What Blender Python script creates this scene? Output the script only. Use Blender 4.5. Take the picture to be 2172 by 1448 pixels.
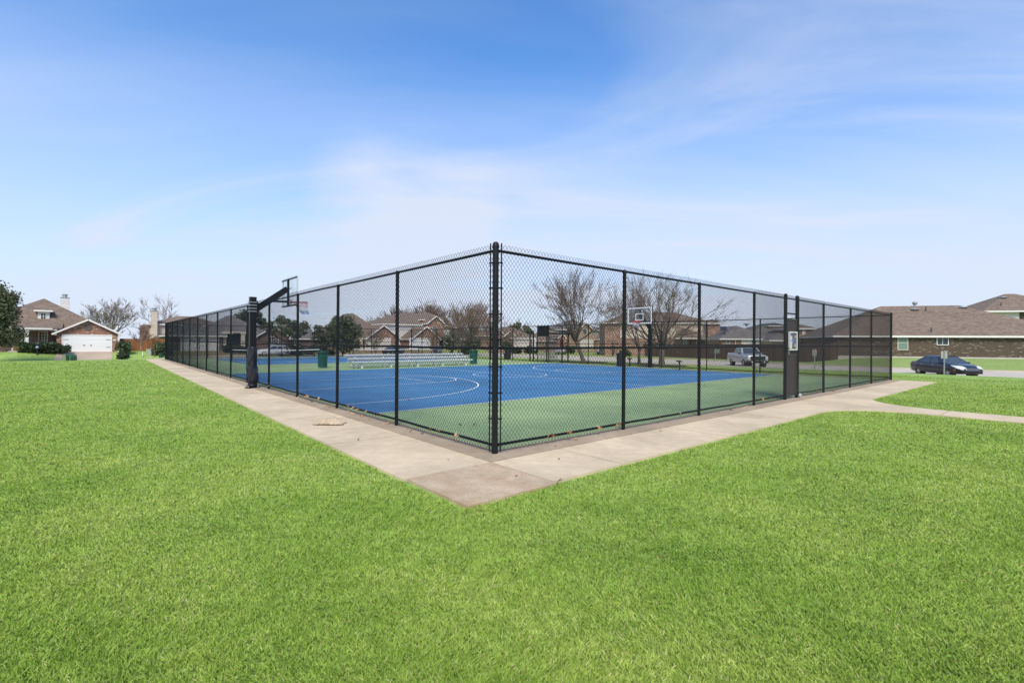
import bpy, bmesh, math, random
import numpy as np
from mathutils import Vector, Matrix, noise
random.seed(7); rng=np.random.default_rng(7)
C=bpy.context.scene.collection
R=math.radians
for o in list(bpy.data.objects): bpy.data.objects.remove(o)
scene=bpy.context.scene
# ------------------------------------------------------------------ camera
# world: corner post of the court fence at the origin, X along the gate side, Y along the long side
CAM=(-4.4236,-5.5297,1.6342); YAW=.7091; PITCH=.0014; ROLL=.0061; FPX=1027.74
fw=Vector((math.sin(YAW)*math.cos(PITCH),math.cos(YAW)*math.cos(PITCH),math.sin(PITCH)))
rt=Vector((math.cos(YAW),-math.sin(YAW),0)); up=rt.cross(fw)
rt,up=math.cos(ROLL)*rt+math.sin(ROLL)*up, -math.sin(ROLL)*rt+math.cos(ROLL)*up
cd=bpy.data.cameras.new('camera'); cam=bpy.data.objects.new('camera',cd); C.objects.link(cam)
cd.sensor_width=36; cd.lens=FPX/2172*36; cd.clip_end=5000; cd.clip_start=.05
cam.matrix_world=Matrix(((rt.x,up.x,-fw.x,CAM[0]),(rt.y,up.y,-fw.y,CAM[1]),(rt.z,up.z,-fw.z,CAM[2]),(0,0,0,1)))
scene.camera=cam
def ray(px,py):
    return fw+(px-1086)/FPX*rt+(724-py)/FPX*up
# ------------------------------------------------------------------ light
SUN_EL=R(48); SUN_AZ=R(230)      # direction the light comes from: azimuth measured from +X, counter-clockwise
sund=bpy.data.lights.new('sun','SUN'); sund.energy=3.3; sund.angle=R(22); sund.color=(1,.92,.78)
sun=bpy.data.objects.new('sun',sund); C.objects.link(sun)
sv=Vector((math.cos(SUN_AZ)*math.cos(SUN_EL),math.sin(SUN_AZ)*math.cos(SUN_EL),math.sin(SUN_EL)))
sun.rotation_euler=sv.to_track_quat('Z','Y').to_euler()
w=bpy.data.worlds.new('World'); scene.world=w; w.use_nodes=True
scene.view_settings.view_transform='Standard'; scene.view_settings.look='None'
scene.view_settings.exposure=0.42; scene.view_settings.gamma=1
def world_nodes():
    nt=w.node_tree; N=nt.nodes; L=nt.links; N.clear()
    out=N.new('ShaderNodeOutputWorld'); bg=N.new('ShaderNodeBackground'); bg.inputs['Strength'].default_value=.115
    sky=N.new('ShaderNodeTexSky'); sky.sky_type='NISHITA'; sky.sun_disc=False
    sky.sun_elevation=SUN_EL; sky.sun_rotation=math.pi/2-SUN_AZ
    sky.air_density=1.0; sky.dust_density=.4; sky.ozone_density=2.2; sky.altitude=0
    tc=N.new('ShaderNodeTexCoord'); sep=N.new('ShaderNodeSeparateXYZ'); L.new(tc.outputs['Generated'],sep.inputs[0])
    def math_(op,a,b=None):
        m=N.new('ShaderNodeMath'); m.operation=op
        for i,v in enumerate((a,b)):
            if v is None: continue
            if isinstance(v,(int,float)): m.inputs[i].default_value=v
            else: L.new(v,m.inputs[i])
        return m.outputs[0]
    zc=math_('MAXIMUM',sep.outputs['Z'],0.0); den=math_('ADD',zc,.16)
    cx=math_('DIVIDE',sep.outputs['X'],den); cy=math_('DIVIDE',sep.outputs['Y'],den)
    comb=N.new('ShaderNodeCombineXYZ'); L.new(cx,comb.inputs[0]); L.new(cy,comb.inputs[1])
    def cloud(scale,rot,sx,sy,detail,lo,hi,dist,off):
        mp=N.new('ShaderNodeMapping'); mp.inputs['Scale'].default_value=(sx,sy,1); mp.inputs['Location'].default_value=off
        r0=N.new('ShaderNodeMapping'); r0.inputs['Rotation'].default_value[2]=YAW+rot; L.new(comb.outputs[0],r0.inputs[0]); L.new(r0.outputs[0],mp.inputs[0])
        n=N.new('ShaderNodeTexNoise'); n.inputs['Scale'].default_value=scale; n.inputs['Detail'].default_value=detail; n.inputs['Roughness'].default_value=.52; n.inputs['Distortion'].default_value=dist
        L.new(mp.outputs[0],n.inputs['Vector'])
        r=N.new('ShaderNodeMapRange'); r.interpolation_type='SMOOTHSTEP'; r.inputs['From Min'].default_value=lo; r.inputs['From Max'].default_value=hi
        L.new(n.outputs['Fac'],r.inputs['Value']); return r.outputs[0]
    c1=cloud(.55,.10,.30,1,7,.36,.82,.8,(3.3,6.2,0)); c2=cloud(1.3,.12,.30,1,9,.44,.80,1.3,(5.7,3.1,0)); c3=cloud(.40,0,1,1,3,.38,.66,.2,(4.2,2.7,0))
    veil=math_('MULTIPLY',c1,.42); wisp=math_('MULTIPLY',math_('ADD',math_('MULTIPLY',c2,c3),math_('MULTIPLY',c2,.35)),.38)
    # one soft patch of cirrus low in the sky
    dp=N.new('ShaderNodeVectorMath'); dp.operation='DOT_PRODUCT'; L.new(tc.outputs['Generated'],dp.inputs[0]); dp.inputs[1].default_value=tuple(ray(865,425).normalized())
    pm=N.new('ShaderNodeMapRange'); pm.interpolation_type='SMOOTHSTEP'; pm.inputs['From Min'].default_value=math.cos(R(12)); pm.inputs['From Max'].default_value=1; L.new(dp.outputs['Value'],pm.inputs['Value'])
    c4=cloud(1.6,.1,.6,1,6,.25,.75,.6,(1.2,3.3,0)); wisp=math_('ADD',wisp,math_('MULTIPLY',math_('MULTIPLY',pm.outputs[0],c4),.55))
    hz=N.new('ShaderNodeMapRange'); hz.inputs['From Min'].default_value=.0; hz.inputs['From Max'].default_value=.50; hz.inputs['To Min'].default_value=.92; hz.inputs['To Max'].default_value=.0
    hz.interpolation_type='SMOOTHSTEP'
    L.new(sep.outputs['Z'],hz.inputs['Value'])
    f=math_('ADD',math_('ADD',veil,wisp),hz.outputs[0]); f=math_('MINIMUM',f,.96)
    mix=N.new('ShaderNodeMix'); mix.data_type='RGBA'; L.new(f,mix.inputs['Factor'])
    tint=N.new('ShaderNodeMix'); tint.data_type='RGBA'; tint.blend_type='MULTIPLY'; tint.inputs['Factor'].default_value=1
    L.new(sky.outputs[0],tint.inputs['A']); tint.inputs['B'].default_value=(.69,1.20,1.64,1)
    L.new(tint.outputs['Result'],mix.inputs['A']); mix.inputs['B'].default_value=(4.75,5.2,6.2,1)
    L.new(mix.outputs['Result'],bg.inputs['Color']); L.new(bg.outputs[0],out.inputs[0])
world_nodes()

# ------------------------------------------------------------------ helpers: pixel of the photograph -> ray -> point on a real surface
def at(px,d,z=0.0):
    r=ray(px,724); return Vector((CAM[0]+r.x*d,CAM[1]+r.y*d,z))
def gp(px,py,z=0.0):
    r=ray(px,py); t=(z-CAM[2])/r.z
    return Vector((CAM[0]+r.x*t,CAM[1]+r.y*t,z))
def zat(px,py,d):
    return CAM[2]+ray(px,py).z*d
# ------------------------------------------------------------------ materials
MATS={}
def newmat(name):
    m=bpy.data.materials.new(name); m.use_nodes=True; nt=m.node_tree
    b=nt.nodes['Principled BSDF']; return m,nt,b
def mat(name,col,rough=.6,metal=0,spec=.5,var=0.0,vscale=8.0,bump=0.0,bscale=40.0,coat=0,dirt=None):
    if name in MATS: return MATS[name]
    m,nt,b=newmat(name); N=nt.nodes; L=nt.links
    b.inputs['Base Color'].default_value=(*col,1); b.inputs['Roughness'].default_value=rough; b.inputs['Metallic'].default_value=metal
    b.inputs['Specular IOR Level'].default_value=spec; b.inputs['Coat Weight'].default_value=coat
    tc=N.new('ShaderNodeTexCoord')
    if var>0:
        n=N.new('ShaderNodeTexNoise'); n.inputs['Scale'].default_value=vscale; n.inputs['Detail'].default_value=6; n.inputs['Roughness'].default_value=.65
        L.new(tc.outputs['Object'],n.inputs['Vector'])
        r=N.new('ShaderNodeMapRange'); r.inputs['From Min'].default_value=.25; r.inputs['From Max'].default_value=.75; r.inputs['To Min'].default_value=1-var; r.inputs['To Max'].default_value=1+var
        L.new(n.outputs['Fac'],r.inputs['Value'])
        mx=N.new('ShaderNodeVectorMath'); mx.operation='SCALE'; mx.inputs[0].default_value=col; L.new(r.outputs[0],mx.inputs['Scale'])
        L.new(mx.outputs[0],b.inputs['Base Color'])
    if bump>0:
        n2=N.new('ShaderNodeTexNoise'); n2.inputs['Scale'].default_value=bscale; n2.inputs['Detail'].default_value=4; L.new(tc.outputs['Object'],n2.inputs['Vector'])
        bp=N.new('ShaderNodeBump'); bp.inputs['Strength'].default_value=bump; bp.inputs['Distance'].default_value=.01; L.new(n2.outputs['Fac'],bp.inputs['Height']); L.new(bp.outputs[0],b.inputs['Normal'])
    MATS[name]=m; return m
def ramp(nt,fac,stops):
    r=nt.nodes.new('ShaderNodeValToRGB'); e=r.color_ramp.elements
    while len(e)<len(stops): e.new(.5)
    for i,(p,c) in enumerate(stops): e[i].position=p; e[i].color=(*c,1)
    nt.links.new(fac,r.inputs[0]); return r.outputs[0]
def brick_mat(name,c1,c2,mortar,speck=None,sp_amt=.62):
    m,nt,b=newmat(name); N=nt.nodes; L=nt.links
    uv=N.new('ShaderNodeUVMap')
    br=N.new('ShaderNodeTexBrick'); br.inputs['Scale'].default_value=1; br.inputs['Brick Width'].default_value=.24; br.inputs['Row Height'].default_value=.085; br.inputs['Mortar Size'].default_value=.009
    br.inputs['Color1'].default_value=(*c1,1); br.inputs['Color2'].default_value=(*c2,1); br.inputs['Mortar'].default_value=(*mortar,1); br.inputs['Bias'].default_value=-.1
    L.new(uv.outputs[0],br.inputs['Vector'])
    n=N.new('ShaderNodeTexNoise'); n.inputs['Scale'].default_value=1.1; n.inputs['Detail'].default_value=8; n.inputs['Roughness'].default_value=.75; L.new(uv.outputs[0],n.inputs['Vector'])
    mr=N.new('ShaderNodeMapRange'); mr.inputs['From Min'].default_value=.25; mr.inputs['From Max'].default_value=.75; mr.inputs['To Min'].default_value=.7; mr.inputs['To Max'].default_value=1.3; L.new(n.outputs['Fac'],mr.inputs['Value'])
    sc=N.new('ShaderNodeVectorMath'); sc.operation='SCALE'; L.new(br.outputs['Color'],sc.inputs[0]); L.new(mr.outputs[0],sc.inputs['Scale'])
    col=sc.outputs[0]
    if speck:
        mp=N.new('ShaderNodeMapping'); mp.inputs['Scale'].default_value=(4.1667,11.7647,1); L.new(uv.outputs[0],mp.inputs[0])
        v=N.new('ShaderNodeTexWhiteNoise'); v.noise_dimensions='2D'
        fl=N.new('ShaderNodeVectorMath'); fl.operation='FLOOR'; L.new(mp.outputs[0],fl.inputs[0]); L.new(fl.outputs[0],v.inputs['Vector'])
        n3=N.new('ShaderNodeTexNoise'); n3.inputs['Scale'].default_value=.9; L.new(uv.outputs[0],n3.inputs['Vector'])
        ad=N.new('ShaderNodeMath'); ad.operation='MULTIPLY'; L.new(v.outputs['Value'],ad.inputs[0]); 
        mr3=N.new('ShaderNodeMapRange'); mr3.inputs['From Min'].default_value=.3; mr3.inputs['From Max'].default_value=.7; mr3.inputs['To Min'].default_value=.94; mr3.inputs['To Max'].default_value=1.04; L.new(n3.outputs['Fac'],mr3.inputs['Value']); L.new(mr3.outputs[0],ad.inputs[1])
        th=N.new('ShaderNodeMath'); th.operation='GREATER_THAN'; L.new(ad.outputs[0],th.inputs[0]); th.inputs[1].default_value=sp_amt
        mx=N.new('ShaderNodeMix'); mx.data_type='RGBA'; L.new(th.outputs[0],mx.inputs['Factor']); L.new(col,mx.inputs['A']); mx.inputs['B'].default_value=(*speck,1); col=mx.outputs['Result']
    L.new(col,b.inputs['Base Color']); b.inputs['Roughness'].default_value=.85
    bp=N.new('ShaderNodeBump'); bp.inputs['Strength'].default_value=.5; bp.inputs['Distance'].default_value=.01; L.new(br.outputs['Fac'],bp.inputs['Height']); bp.invert=True; L.new(bp.outputs[0],b.inputs['Normal'])
    MATS[name]=m; return m
def shingle_mat(name,c):
    m,nt,b=newmat(name); N=nt.nodes; L=nt.links
    uv=N.new('ShaderNodeUVMap')
    br=N.new('ShaderNodeTexBrick'); br.inputs['Brick Width'].default_value=.32; br.inputs['Row Height'].default_value=.15; br.inputs['Mortar Size'].default_value=.006; br.inputs['Scale'].default_value=1
    k=lambda f:tuple(x*f for x in c)
    br.inputs['Color1'].default_value=(*k(.72),1); br.inputs['Color2'].default_value=(*k(1.3),1); br.inputs['Mortar'].default_value=(*k(.5),1); L.new(uv.outputs[0],br.inputs['Vector'])
    n=N.new('ShaderNodeTexNoise'); n.inputs['Scale'].default_value=.8; n.inputs['Detail'].default_value=9; n.inputs['Roughness'].default_value=.75; L.new(uv.outputs[0],n.inputs['Vector'])
    mr=N.new('ShaderNodeMapRange'); mr.inputs['From Min'].default_value=.25; mr.inputs['From Max'].default_value=.75; mr.inputs['To Min'].default_value=.84; mr.inputs['To Max'].default_value=1.16; L.new(n.outputs['Fac'],mr.inputs['Value'])
    sc=N.new('ShaderNodeVectorMath'); sc.operation='SCALE'; L.new(br.outputs['Color'],sc.inputs[0]); L.new(mr.outputs[0],sc.inputs['Scale'])
    L.new(sc.outputs[0],b.inputs['Base Color']); b.inputs['Roughness'].default_value=.95
    bp=N.new('ShaderNodeBump'); bp.inputs['Strength'].default_value=.4; bp.inputs['Distance'].default_value=.01; L.new(br.outputs['Fac'],bp.inputs['Height']); bp.invert=True; L.new(bp.outputs[0],b.inputs['Normal'])
    MATS[name]=m; return m
def plank_mat(name,c,wid,horizontal=False,depth=.5):
    m,nt,b=newmat(name); N=nt.nodes; L=nt.links
    uv=N.new('ShaderNodeUVMap'); sp=N.new('ShaderNodeSeparateXYZ'); L.new(uv.outputs[0],sp.inputs[0])
    a=sp.outputs['Y' if horizontal else 'X']
    dv=N.new('ShaderNodeMath'); dv.operation='DIVIDE'; L.new(a,dv.inputs[0]); dv.inputs[1].default_value=wid
    fl=N.new('ShaderNodeMath'); fl.operation='FLOOR'; L.new(dv.outputs[0],fl.inputs[0])
    fr=N.new('ShaderNodeMath'); fr.operation='FRACT'; L.new(dv.outputs[0],fr.inputs[0])
    wn=N.new('ShaderNodeTexWhiteNoise'); wn.noise_dimensions='1D'; L.new(fl.outputs[0],wn.inputs['W'])
    mr=N.new('ShaderNodeMapRange'); mr.inputs['To Min'].default_value=1-.35*depth; mr.inputs['To Max'].default_value=1+.35*depth; L.new(wn.outputs['Value'],mr.inputs['Value'])
    gt=N.new('ShaderNodeMath'); gt.operation='GREATER_THAN'; L.new(fr.outputs[0],gt.inputs[0]); gt.inputs[1].default_value=.08
    mp=N.new('ShaderNodeMapping'); mp.inputs['Scale'].default_value=(1,9,1) if horizontal else (9,1,1); L.new(uv.outputs[0],mp.inputs[0])
    n=N.new('ShaderNodeTexNoise'); n.inputs['Scale'].default_value=1; n.inputs['Detail'].default_value=6; L.new(mp.outputs[0],n.inputs['Vector'])
    mr2=N.new('ShaderNodeMapRange'); mr2.inputs['To Min'].default_value=1-.5*depth; mr2.inputs['To Max'].default_value=1+.5*depth; L.new(n.outputs['Fac'],mr2.inputs['Value'])
    k=N.new('ShaderNodeMath'); k.operation='MULTIPLY'; L.new(mr.outputs[0],k.inputs[0]); L.new(mr2.outputs[0],k.inputs[1])
    sc=N.new('ShaderNodeVectorMath'); sc.operation='SCALE'; sc.inputs[0].default_value=c; L.new(k.outputs[0],sc.inputs['Scale'])
    bp=N.new('ShaderNodeBump'); bp.inputs['Strength'].default_value=.7; bp.inputs['Distance'].default_value=.012; L.new(gt.outputs[0],bp.inputs['Height']); L.new(bp.outputs[0],b.inputs['Normal'])
    L.new(sc.outputs[0],b.inputs['Base Color']); b.inputs['Roughness'].default_value=.8
    MATS[name]=m; return m
def concrete_mat(name,c,stain=.25,agg=0.0,brown=None):
    m,nt,b=newmat(name); N=nt.nodes; L=nt.links
    tc=N.new('ShaderNodeTexCoord')
    def nz(s,d=6,r=.6):
        n=N.new('ShaderNodeTexNoise'); n.inputs['Scale'].default_value=s; n.inputs['Detail'].default_value=d; n.inputs['Roughness'].default_value=r; L.new(tc.outputs['Object'],n.inputs['Vector']); return n.outputs['Fac']
    def mr(v,a,b_,lo=.3,hi=.7):
        r=N.new('ShaderNodeMapRange'); r.inputs['From Min'].default_value=lo; r.inputs['From Max'].default_value=hi; r.inputs['To Min'].default_value=a; r.inputs['To Max'].default_value=b_; L.new(v,r.inputs['Value']); return r.outputs[0]
    def mul(a,b_):
        k=N.new('ShaderNodeMath'); k.operation='MULTIPLY'; L.new(a,k.inputs[0]); L.new(b_,k.inputs[1]); return k.outputs[0]
    f=mul(mr(nz(.7),1-stain,1+stain*.6),mul(mr(nz(5),1-stain*.45,1+stain*.35),mr(nz(70,3,.8),1-.10-agg,1+.08+agg)))
    sc=N.new('ShaderNodeVectorMath'); sc.operation='SCALE'; sc.inputs[0].default_value=c; L.new(f,sc.inputs['Scale']); col=sc.outputs[0]
    if brown:
        mx=N.new('ShaderNodeMix'); mx.data_type='RGBA'; L.new(mr(nz(1.6,5,.7),0,.8,.42,.68),mx.inputs['Factor']); L.new(col,mx.inputs['A'])
        s2=N.new('ShaderNodeVectorMath'); s2.operation='SCALE'; s2.inputs[0].default_value=brown; L.new(mr(nz(90,3,.8),.6,1.4),s2.inputs['Scale']); L.new(s2.outputs[0],mx.inputs['B']); col=mx.outputs['Result']
    L.new(col,b.inputs['Base Color']); b.inputs['Roughness'].default_value=.9; b.inputs['Specular IOR Level'].default_value=.3
    bp=N.new('ShaderNodeBump'); bp.inputs['Strength'].default_value=.35; bp.inputs['Distance'].default_value=.004; L.new(nz(120,2),bp.inputs['Height']); L.new(bp.outputs[0],b.inputs['Normal'])
    MATS[name]=m; return m
def clear_mat(name,gloss):
    m,nt,b=newmat(name); N=nt.nodes; L=nt.links
    t=N.new('ShaderNodeBsdfTransparent'); t.inputs[0].default_value=(.93,.96,.96,1); g=N.new('ShaderNodeBsdfGlossy'); g.inputs['Roughness'].default_value=.05
    x=N.new('ShaderNodeMixShader'); x.inputs[0].default_value=gloss; L.new(t.outputs[0],x.inputs[1]); L.new(g.outputs[0],x.inputs[2]); L.new(x.outputs[0],N['Material Output'].inputs[0]); N.remove(b); return m
# ------------------------------------------------------------------ mesh builder
class MB:
    def __init__(s): s.v=[]; s.f=[]; s.mi=[]
    def poly(s,pts,mi=0):
        i=len(s.v); s.v+= [tuple(p) for p in pts]; s.f.append(tuple(range(i,i+len(pts)))); s.mi.append(mi)
    def box(s,x0,x1,y0,y1,z0,z1,mi=0,M=None):
        P=[(x0,y0,z0),(x1,y0,z0),(x1,y1,z0),(x0,y1,z0),(x0,y0,z1),(x1,y0,z1),(x1,y1,z1),(x0,y1,z1)]
        if M is not None: P=[tuple(M@Vector(p)) for p in P]
        i=len(s.v); s.v+=P
        for q in ((0,3,2,1),(4,5,6,7),(0,1,5,4),(1,2,6,5),(2,3,7,6),(3,0,4,7)): s.f.append(tuple(i+k for k in q)); s.mi.append(mi)
    def bar(s,a,b,w,h,mi=0,upv=(0,0,1)):
        a=Vector(a); b=Vector(b); d=(b-a).normalized(); u=Vector(upv); 
        if abs(d.dot(u))>.98: u=Vector((0,1,0))
        sd=d.cross(u).normalized(); u=sd.cross(d)
        P=[]
        for c in (a,b):
            for (p,q) in ((-1,-1),(1,-1),(1,1),(-1,1)): P.append(tuple(c+sd*p*w/2+u*q*h/2))
        i=len(s.v); s.v+=P
        for q in ((0,1,2,3),(7,6,5,4),(0,4,5,1),(1,5,6,2),(2,6,7,3),(3,7,4,0)): s.f.append(tuple(i+k for k in q)); s.mi.append(mi)
    def tube(s,pts,r,n=8,mi=0,cap=True,closed=False):
        pts=[Vector(p) for p in pts]; m=len(pts); rs=r if isinstance(r,(list,tuple)) else [r]*m
        i0=len(s.v); prev=None
        for k,p in enumerate(pts):
            if closed: d=pts[(k+1)%m]-pts[k-1]
            else: d=pts[min(k+1,m-1)]-pts[max(k-1,0)]
            d.normalize()
            if prev is None:
                u=Vector((0,0,1)) if abs(d.z)<.9 else Vector((1,0,0)); a=d.cross(u).normalized()
            else:
                a=(prev-d*prev.dot(d)).normalized()
            prev=a; b=d.cross(a)
            for j in range(n):
                t=2*math.pi*j/n; q=p+(a*math.cos(t)+b*math.sin(t))*rs[k]; s.v.append((q.x,q.y,q.z))
        for k in range(m if closed else m-1):
            k2=(k+1)%m
            for j in range(n):
                s.f.append((i0+k*n+j,i0+k*n+(j+1)%n,i0+k2*n+(j+1)%n,i0+k2*n+j)); s.mi.append(mi)
        if cap and not closed:
            s.f.append(tuple(i0+j for j in reversed(range(n)))); s.mi.append(mi)
            s.f.append(tuple(i0+(m-1)*n+j for j in range(n))); s.mi.append(mi)
    def lathe(s,prof,c=(0,0,0),n=20,mi=0,M=None,cap=True):
        i0=len(s.v); m=len(prof)
        for (r,z) in prof:
            for j in range(n):
                t=2*math.pi*j/n; q=Vector((r*math.cos(t),r*math.sin(t),z))
                if M is not None: q=M@q
                q=q+Vector(c); s.v.append(tuple(q))
        for k in range(m-1):
            for j in range(n):
                s.f.append((i0+k*n+j,i0+k*n+(j+1)%n,i0+(k+1)*n+(j+1)%n,i0+(k+1)*n+j)); s.mi.append(mi)
        if cap and prof[0][0]>1e-4: s.f.append(tuple(i0+j for j in reversed(range(n)))); s.mi.append(mi)
        if cap and prof[-1][0]>1e-4: s.f.append(tuple(i0+(m-1)*n+j for j in range(n))); s.mi.append(mi)
    def rings(s,rings,mi=0,cap=True):
        i0=len(s.v); n=len(rings[0])
        for r in rings: s.v+=[tuple(p) for p in r]
        for k in range(len(rings)-1):
            for j in range(n):
                s.f.append((i0+k*n+j,i0+k*n+(j+1)%n,i0+(k+1)*n+(j+1)%n,i0+(k+1)*n+j)); s.mi.append(mi)
        if cap:
            s.f.append(tuple(i0+j for j in reversed(range(n)))); s.mi.append(mi)
            s.f.append(tuple(i0+(len(rings)-1)*n+j for j in range(n))); s.mi.append(mi)
    def mesh(s,name,mats,smooth=False,fix=True):
        me=bpy.data.meshes.new(name); me.from_pydata(s.v,[],s.f)
        if not isinstance(mats,(list,tuple)): mats=[mats]
        for m in mats: me.materials.append(m)
        me.polygons.foreach_set('material_index',s.mi)
        if fix:
            bm=bmesh.new(); bm.from_mesh(me); bmesh.ops.recalc_face_normals(bm,faces=bm.faces); bm.to_mesh(me); bm.free()
        if smooth: me.polygons.foreach_set('use_smooth',[True]*len(me.polygons))
        me.update(); return me
    def build(s,name,mats,parent=None,smooth=False,uv=False,loc=None,fix=True,autosmooth=None):
        me=s.mesh(name,mats,smooth,fix)
        if uv: planar_uv(me)
        o=bpy.data.objects.new(name,me); C.objects.link(o)
        if parent: o.parent=parent
        if loc is not None: o.location=loc
        if autosmooth: me.set_sharp_from_angle(angle=R(autosmooth))
        return o
def planar_uv(me):
    uvl=me.uv_layers.new(name='UVMap'); data=np.zeros(len(me.loops)*2,np.float32)
    for p in me.polygons:
        n=p.normal
        t=Vector((-n.y,n.x,0))
        t=t.normalized() if t.length>1e-3 else Vector((1,0,0))
        b=n.cross(t)
        for li in p.loop_indices:
            c=me.vertices[me.loops[li].vertex_index].co; data[li*2]=c.dot(t); data[li*2+1]=c.dot(b)
    uvl.data.foreach_set('uv',data)
def tag(o,label,cat,group=None,kind=None):
    if label: o['label']=label
    if cat: o['category']=cat
    if group: o['group']=group
    if kind: o['kind']=kind
    return o
def struct(o): o['kind']='structure'; return o
def thing(name,label,cat,loc=(0,0,0),rz=0,group=None):
    o=bpy.data.objects.new(name,None); C.objects.link(o); o.empty_display_size=.2
    o.location=loc; o.rotation_euler=(0,0,rz); return tag(o,label,cat,group)
def kids(o): return [c for c in bpy.data.objects if c.parent==o]
def dup(root,loc,rz=0,scale=None,label=None,group=None):
    r=root.copy(); C.objects.link(r); r.location=loc; r.rotation_euler=(0,0,rz)
    if scale: r.scale=scale
    if label: r['label']=label
    if group: r['group']=group
    for ch in kids(root):
        c=ch.copy(); C.objects.link(c); c.parent=r
        for g in kids(ch):
            d=g.copy(); C.objects.link(d); d.parent=c
    return r
def sstep(a,b,x):
    t=np.clip((x-a)/(b-a),0,1); return t*t*(3-2*t)
# ------------------------------------------------------------------ terrain
def terrain(X,Y):
    X=np.asarray(X,float); Y=np.asarray(Y,float)
    zx=-.6*np.clip((X-29.2)/9.5,0,1)*sstep(28.6,31.5,X)
    zx=zx+.10*sstep(24.2,28.6,X)*(1-sstep(29.5,35,X))*(1-sstep(3,9,Y))
    hy=.12-.75*sstep(10,17,Y)
    zx=np.where(X>52, -.6+(hy+.6)*sstep(55,63,X), zx)
    zs=-1.08+.42*sstep(-2,10,X); zy=zs-zs*sstep(75.5,80.5,Y)
    wy=np.clip((Y-47.6)/16,0,1)
    z=(1-wy)*zx+wy*zy
    z=z-.35*np.clip((-X-10)/60,0,1)*wy*0
    return z
def tz(x,y): return float(terrain(x,y))
# ------------------------------------------------------------------ ground
GZ=-.03
W=23.14; LN=44.4
def lawn_mat():
    m,nt,b=newmat('lawn'); N=nt.nodes; L=nt.links
    tc=N.new('ShaderNodeTexCoord'); sp=N.new('ShaderNodeSeparateXYZ'); L.new(tc.outputs['Object'],sp.inputs[0])
    def nz(s,d=5,r=.6,dist=0):
        n=N.new('ShaderNodeTexNoise'); n.inputs['Scale'].default_value=s; n.inputs['Detail'].default_value=d; n.inputs['Roughness'].default_value=r; n.inputs['Distortion'].default_value=dist; L.new(tc.outputs['Object'],n.inputs['Vector']); return n.outputs['Fac']
    def mix(f,a,b_,mode='MIX'):
        x=N.new('ShaderNodeMix'); x.data_type='RGBA'; x.blend_type=mode
        if isinstance(f,float): x.inputs['Factor'].default_value=f
        else: L.new(f,x.inputs['Factor'])
        for nm,v in (('A',a),('B',b_)):
            if isinstance(v,tuple): x.inputs[nm].default_value=(*v,1)
            else: L.new(v,x.inputs[nm])
        return x.outputs['Result']
    def mr(v,lo,hi,a,b_,st=False):
        r=N.new('ShaderNodeMapRange'); r.inputs['From Min'].default_value=lo; r.inputs['From Max'].default_value=hi; r.inputs['To Min'].default_value=a; r.inputs['To Max'].default_value=b_
        if st: r.interpolation_type='SMOOTHSTEP'
        L.new(v,r.inputs['Value']); return r.outputs[0]
    base=ramp(nt,nz(.55,6,.7,.4),[(.28,(.170,.275,.055)),(.5,(.26,.375,.09)),(.72,(.345,.45,.14))])
    big=mix(mr(nz(.16,3),.4,.65,0,.55),base,(.26,.36,.09))
    # tufts
    t=mr(nz(28,4,.8),.3,.7,.62,1.36); t2=mr(nz(5,5,.75),.3,.7,.72,1.26)
    k=N.new('ShaderNodeMath'); k.operation='MULTIPLY'; L.new(t,k.inputs[0]); L.new(t2,k.inputs[1])
    sc=N.new('ShaderNodeVectorMath'); sc.operation='SCALE'; L.new(big,sc.inputs[0]); L.new(k.outputs[0],sc.inputs['Scale'])
    # dormant tan front yards across the far street
    tan=ramp(nt,nz(.9,6,.75),[(.3,(.16,.12,.055)),(.55,(.24,.185,.09)),(.75,(.22,.24,.07))])
    fy=mr(sp.outputs['Y'],58,64,0,1,True)
    dgn=N.new('ShaderNodeMath'); dgn.operation='ADD'; L.new(sp.outputs['X'],dgn.inputs[0]); L.new(mr(nz(.3),0,1,-6,6),dgn.inputs[1])
    fx=mr(dgn.outputs[0],2,7,0,1,True); fx2=mr(dgn.outputs[0],46,52,1,0,True)
    k2=N.new('ShaderNodeMath'); k2.operation='MULTIPLY'; L.new(fy,k2.inputs[0]); L.new(fx,k2.inputs[1])
    k3=N.new('ShaderNodeMath'); k3.operation='MULTIPLY'; L.new(k2.outputs[0],k3.inputs[0]); L.new(fx2,k3.inputs[1])
    col=mix(k3.outputs[0],sc.outputs[0],tan)
    yard=mix(mr(nz(.5,5,.7),.35,.65,0,.6),(.21,.26,.08),(.30,.31,.13))
    fr=mr(sp.outputs['X'],50,53,0,1,True)
    col=mix(fr,col,mix(.5,yard,col))
    L.new(col,b.inputs['Base Color']); b.inputs['Roughness'].default_value=.95; b.inputs['Specular IOR Level'].default_value=.15
    bp=N.new('ShaderNodeBump'); bp.inputs['Strength'].default_value=.6; bp.inputs['Distance'].default_value=.03; L.new(nz(22,4,.8),bp.inputs['Height']); L.new(bp.outputs[0],b.inputs['Normal'])
    return m
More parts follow.
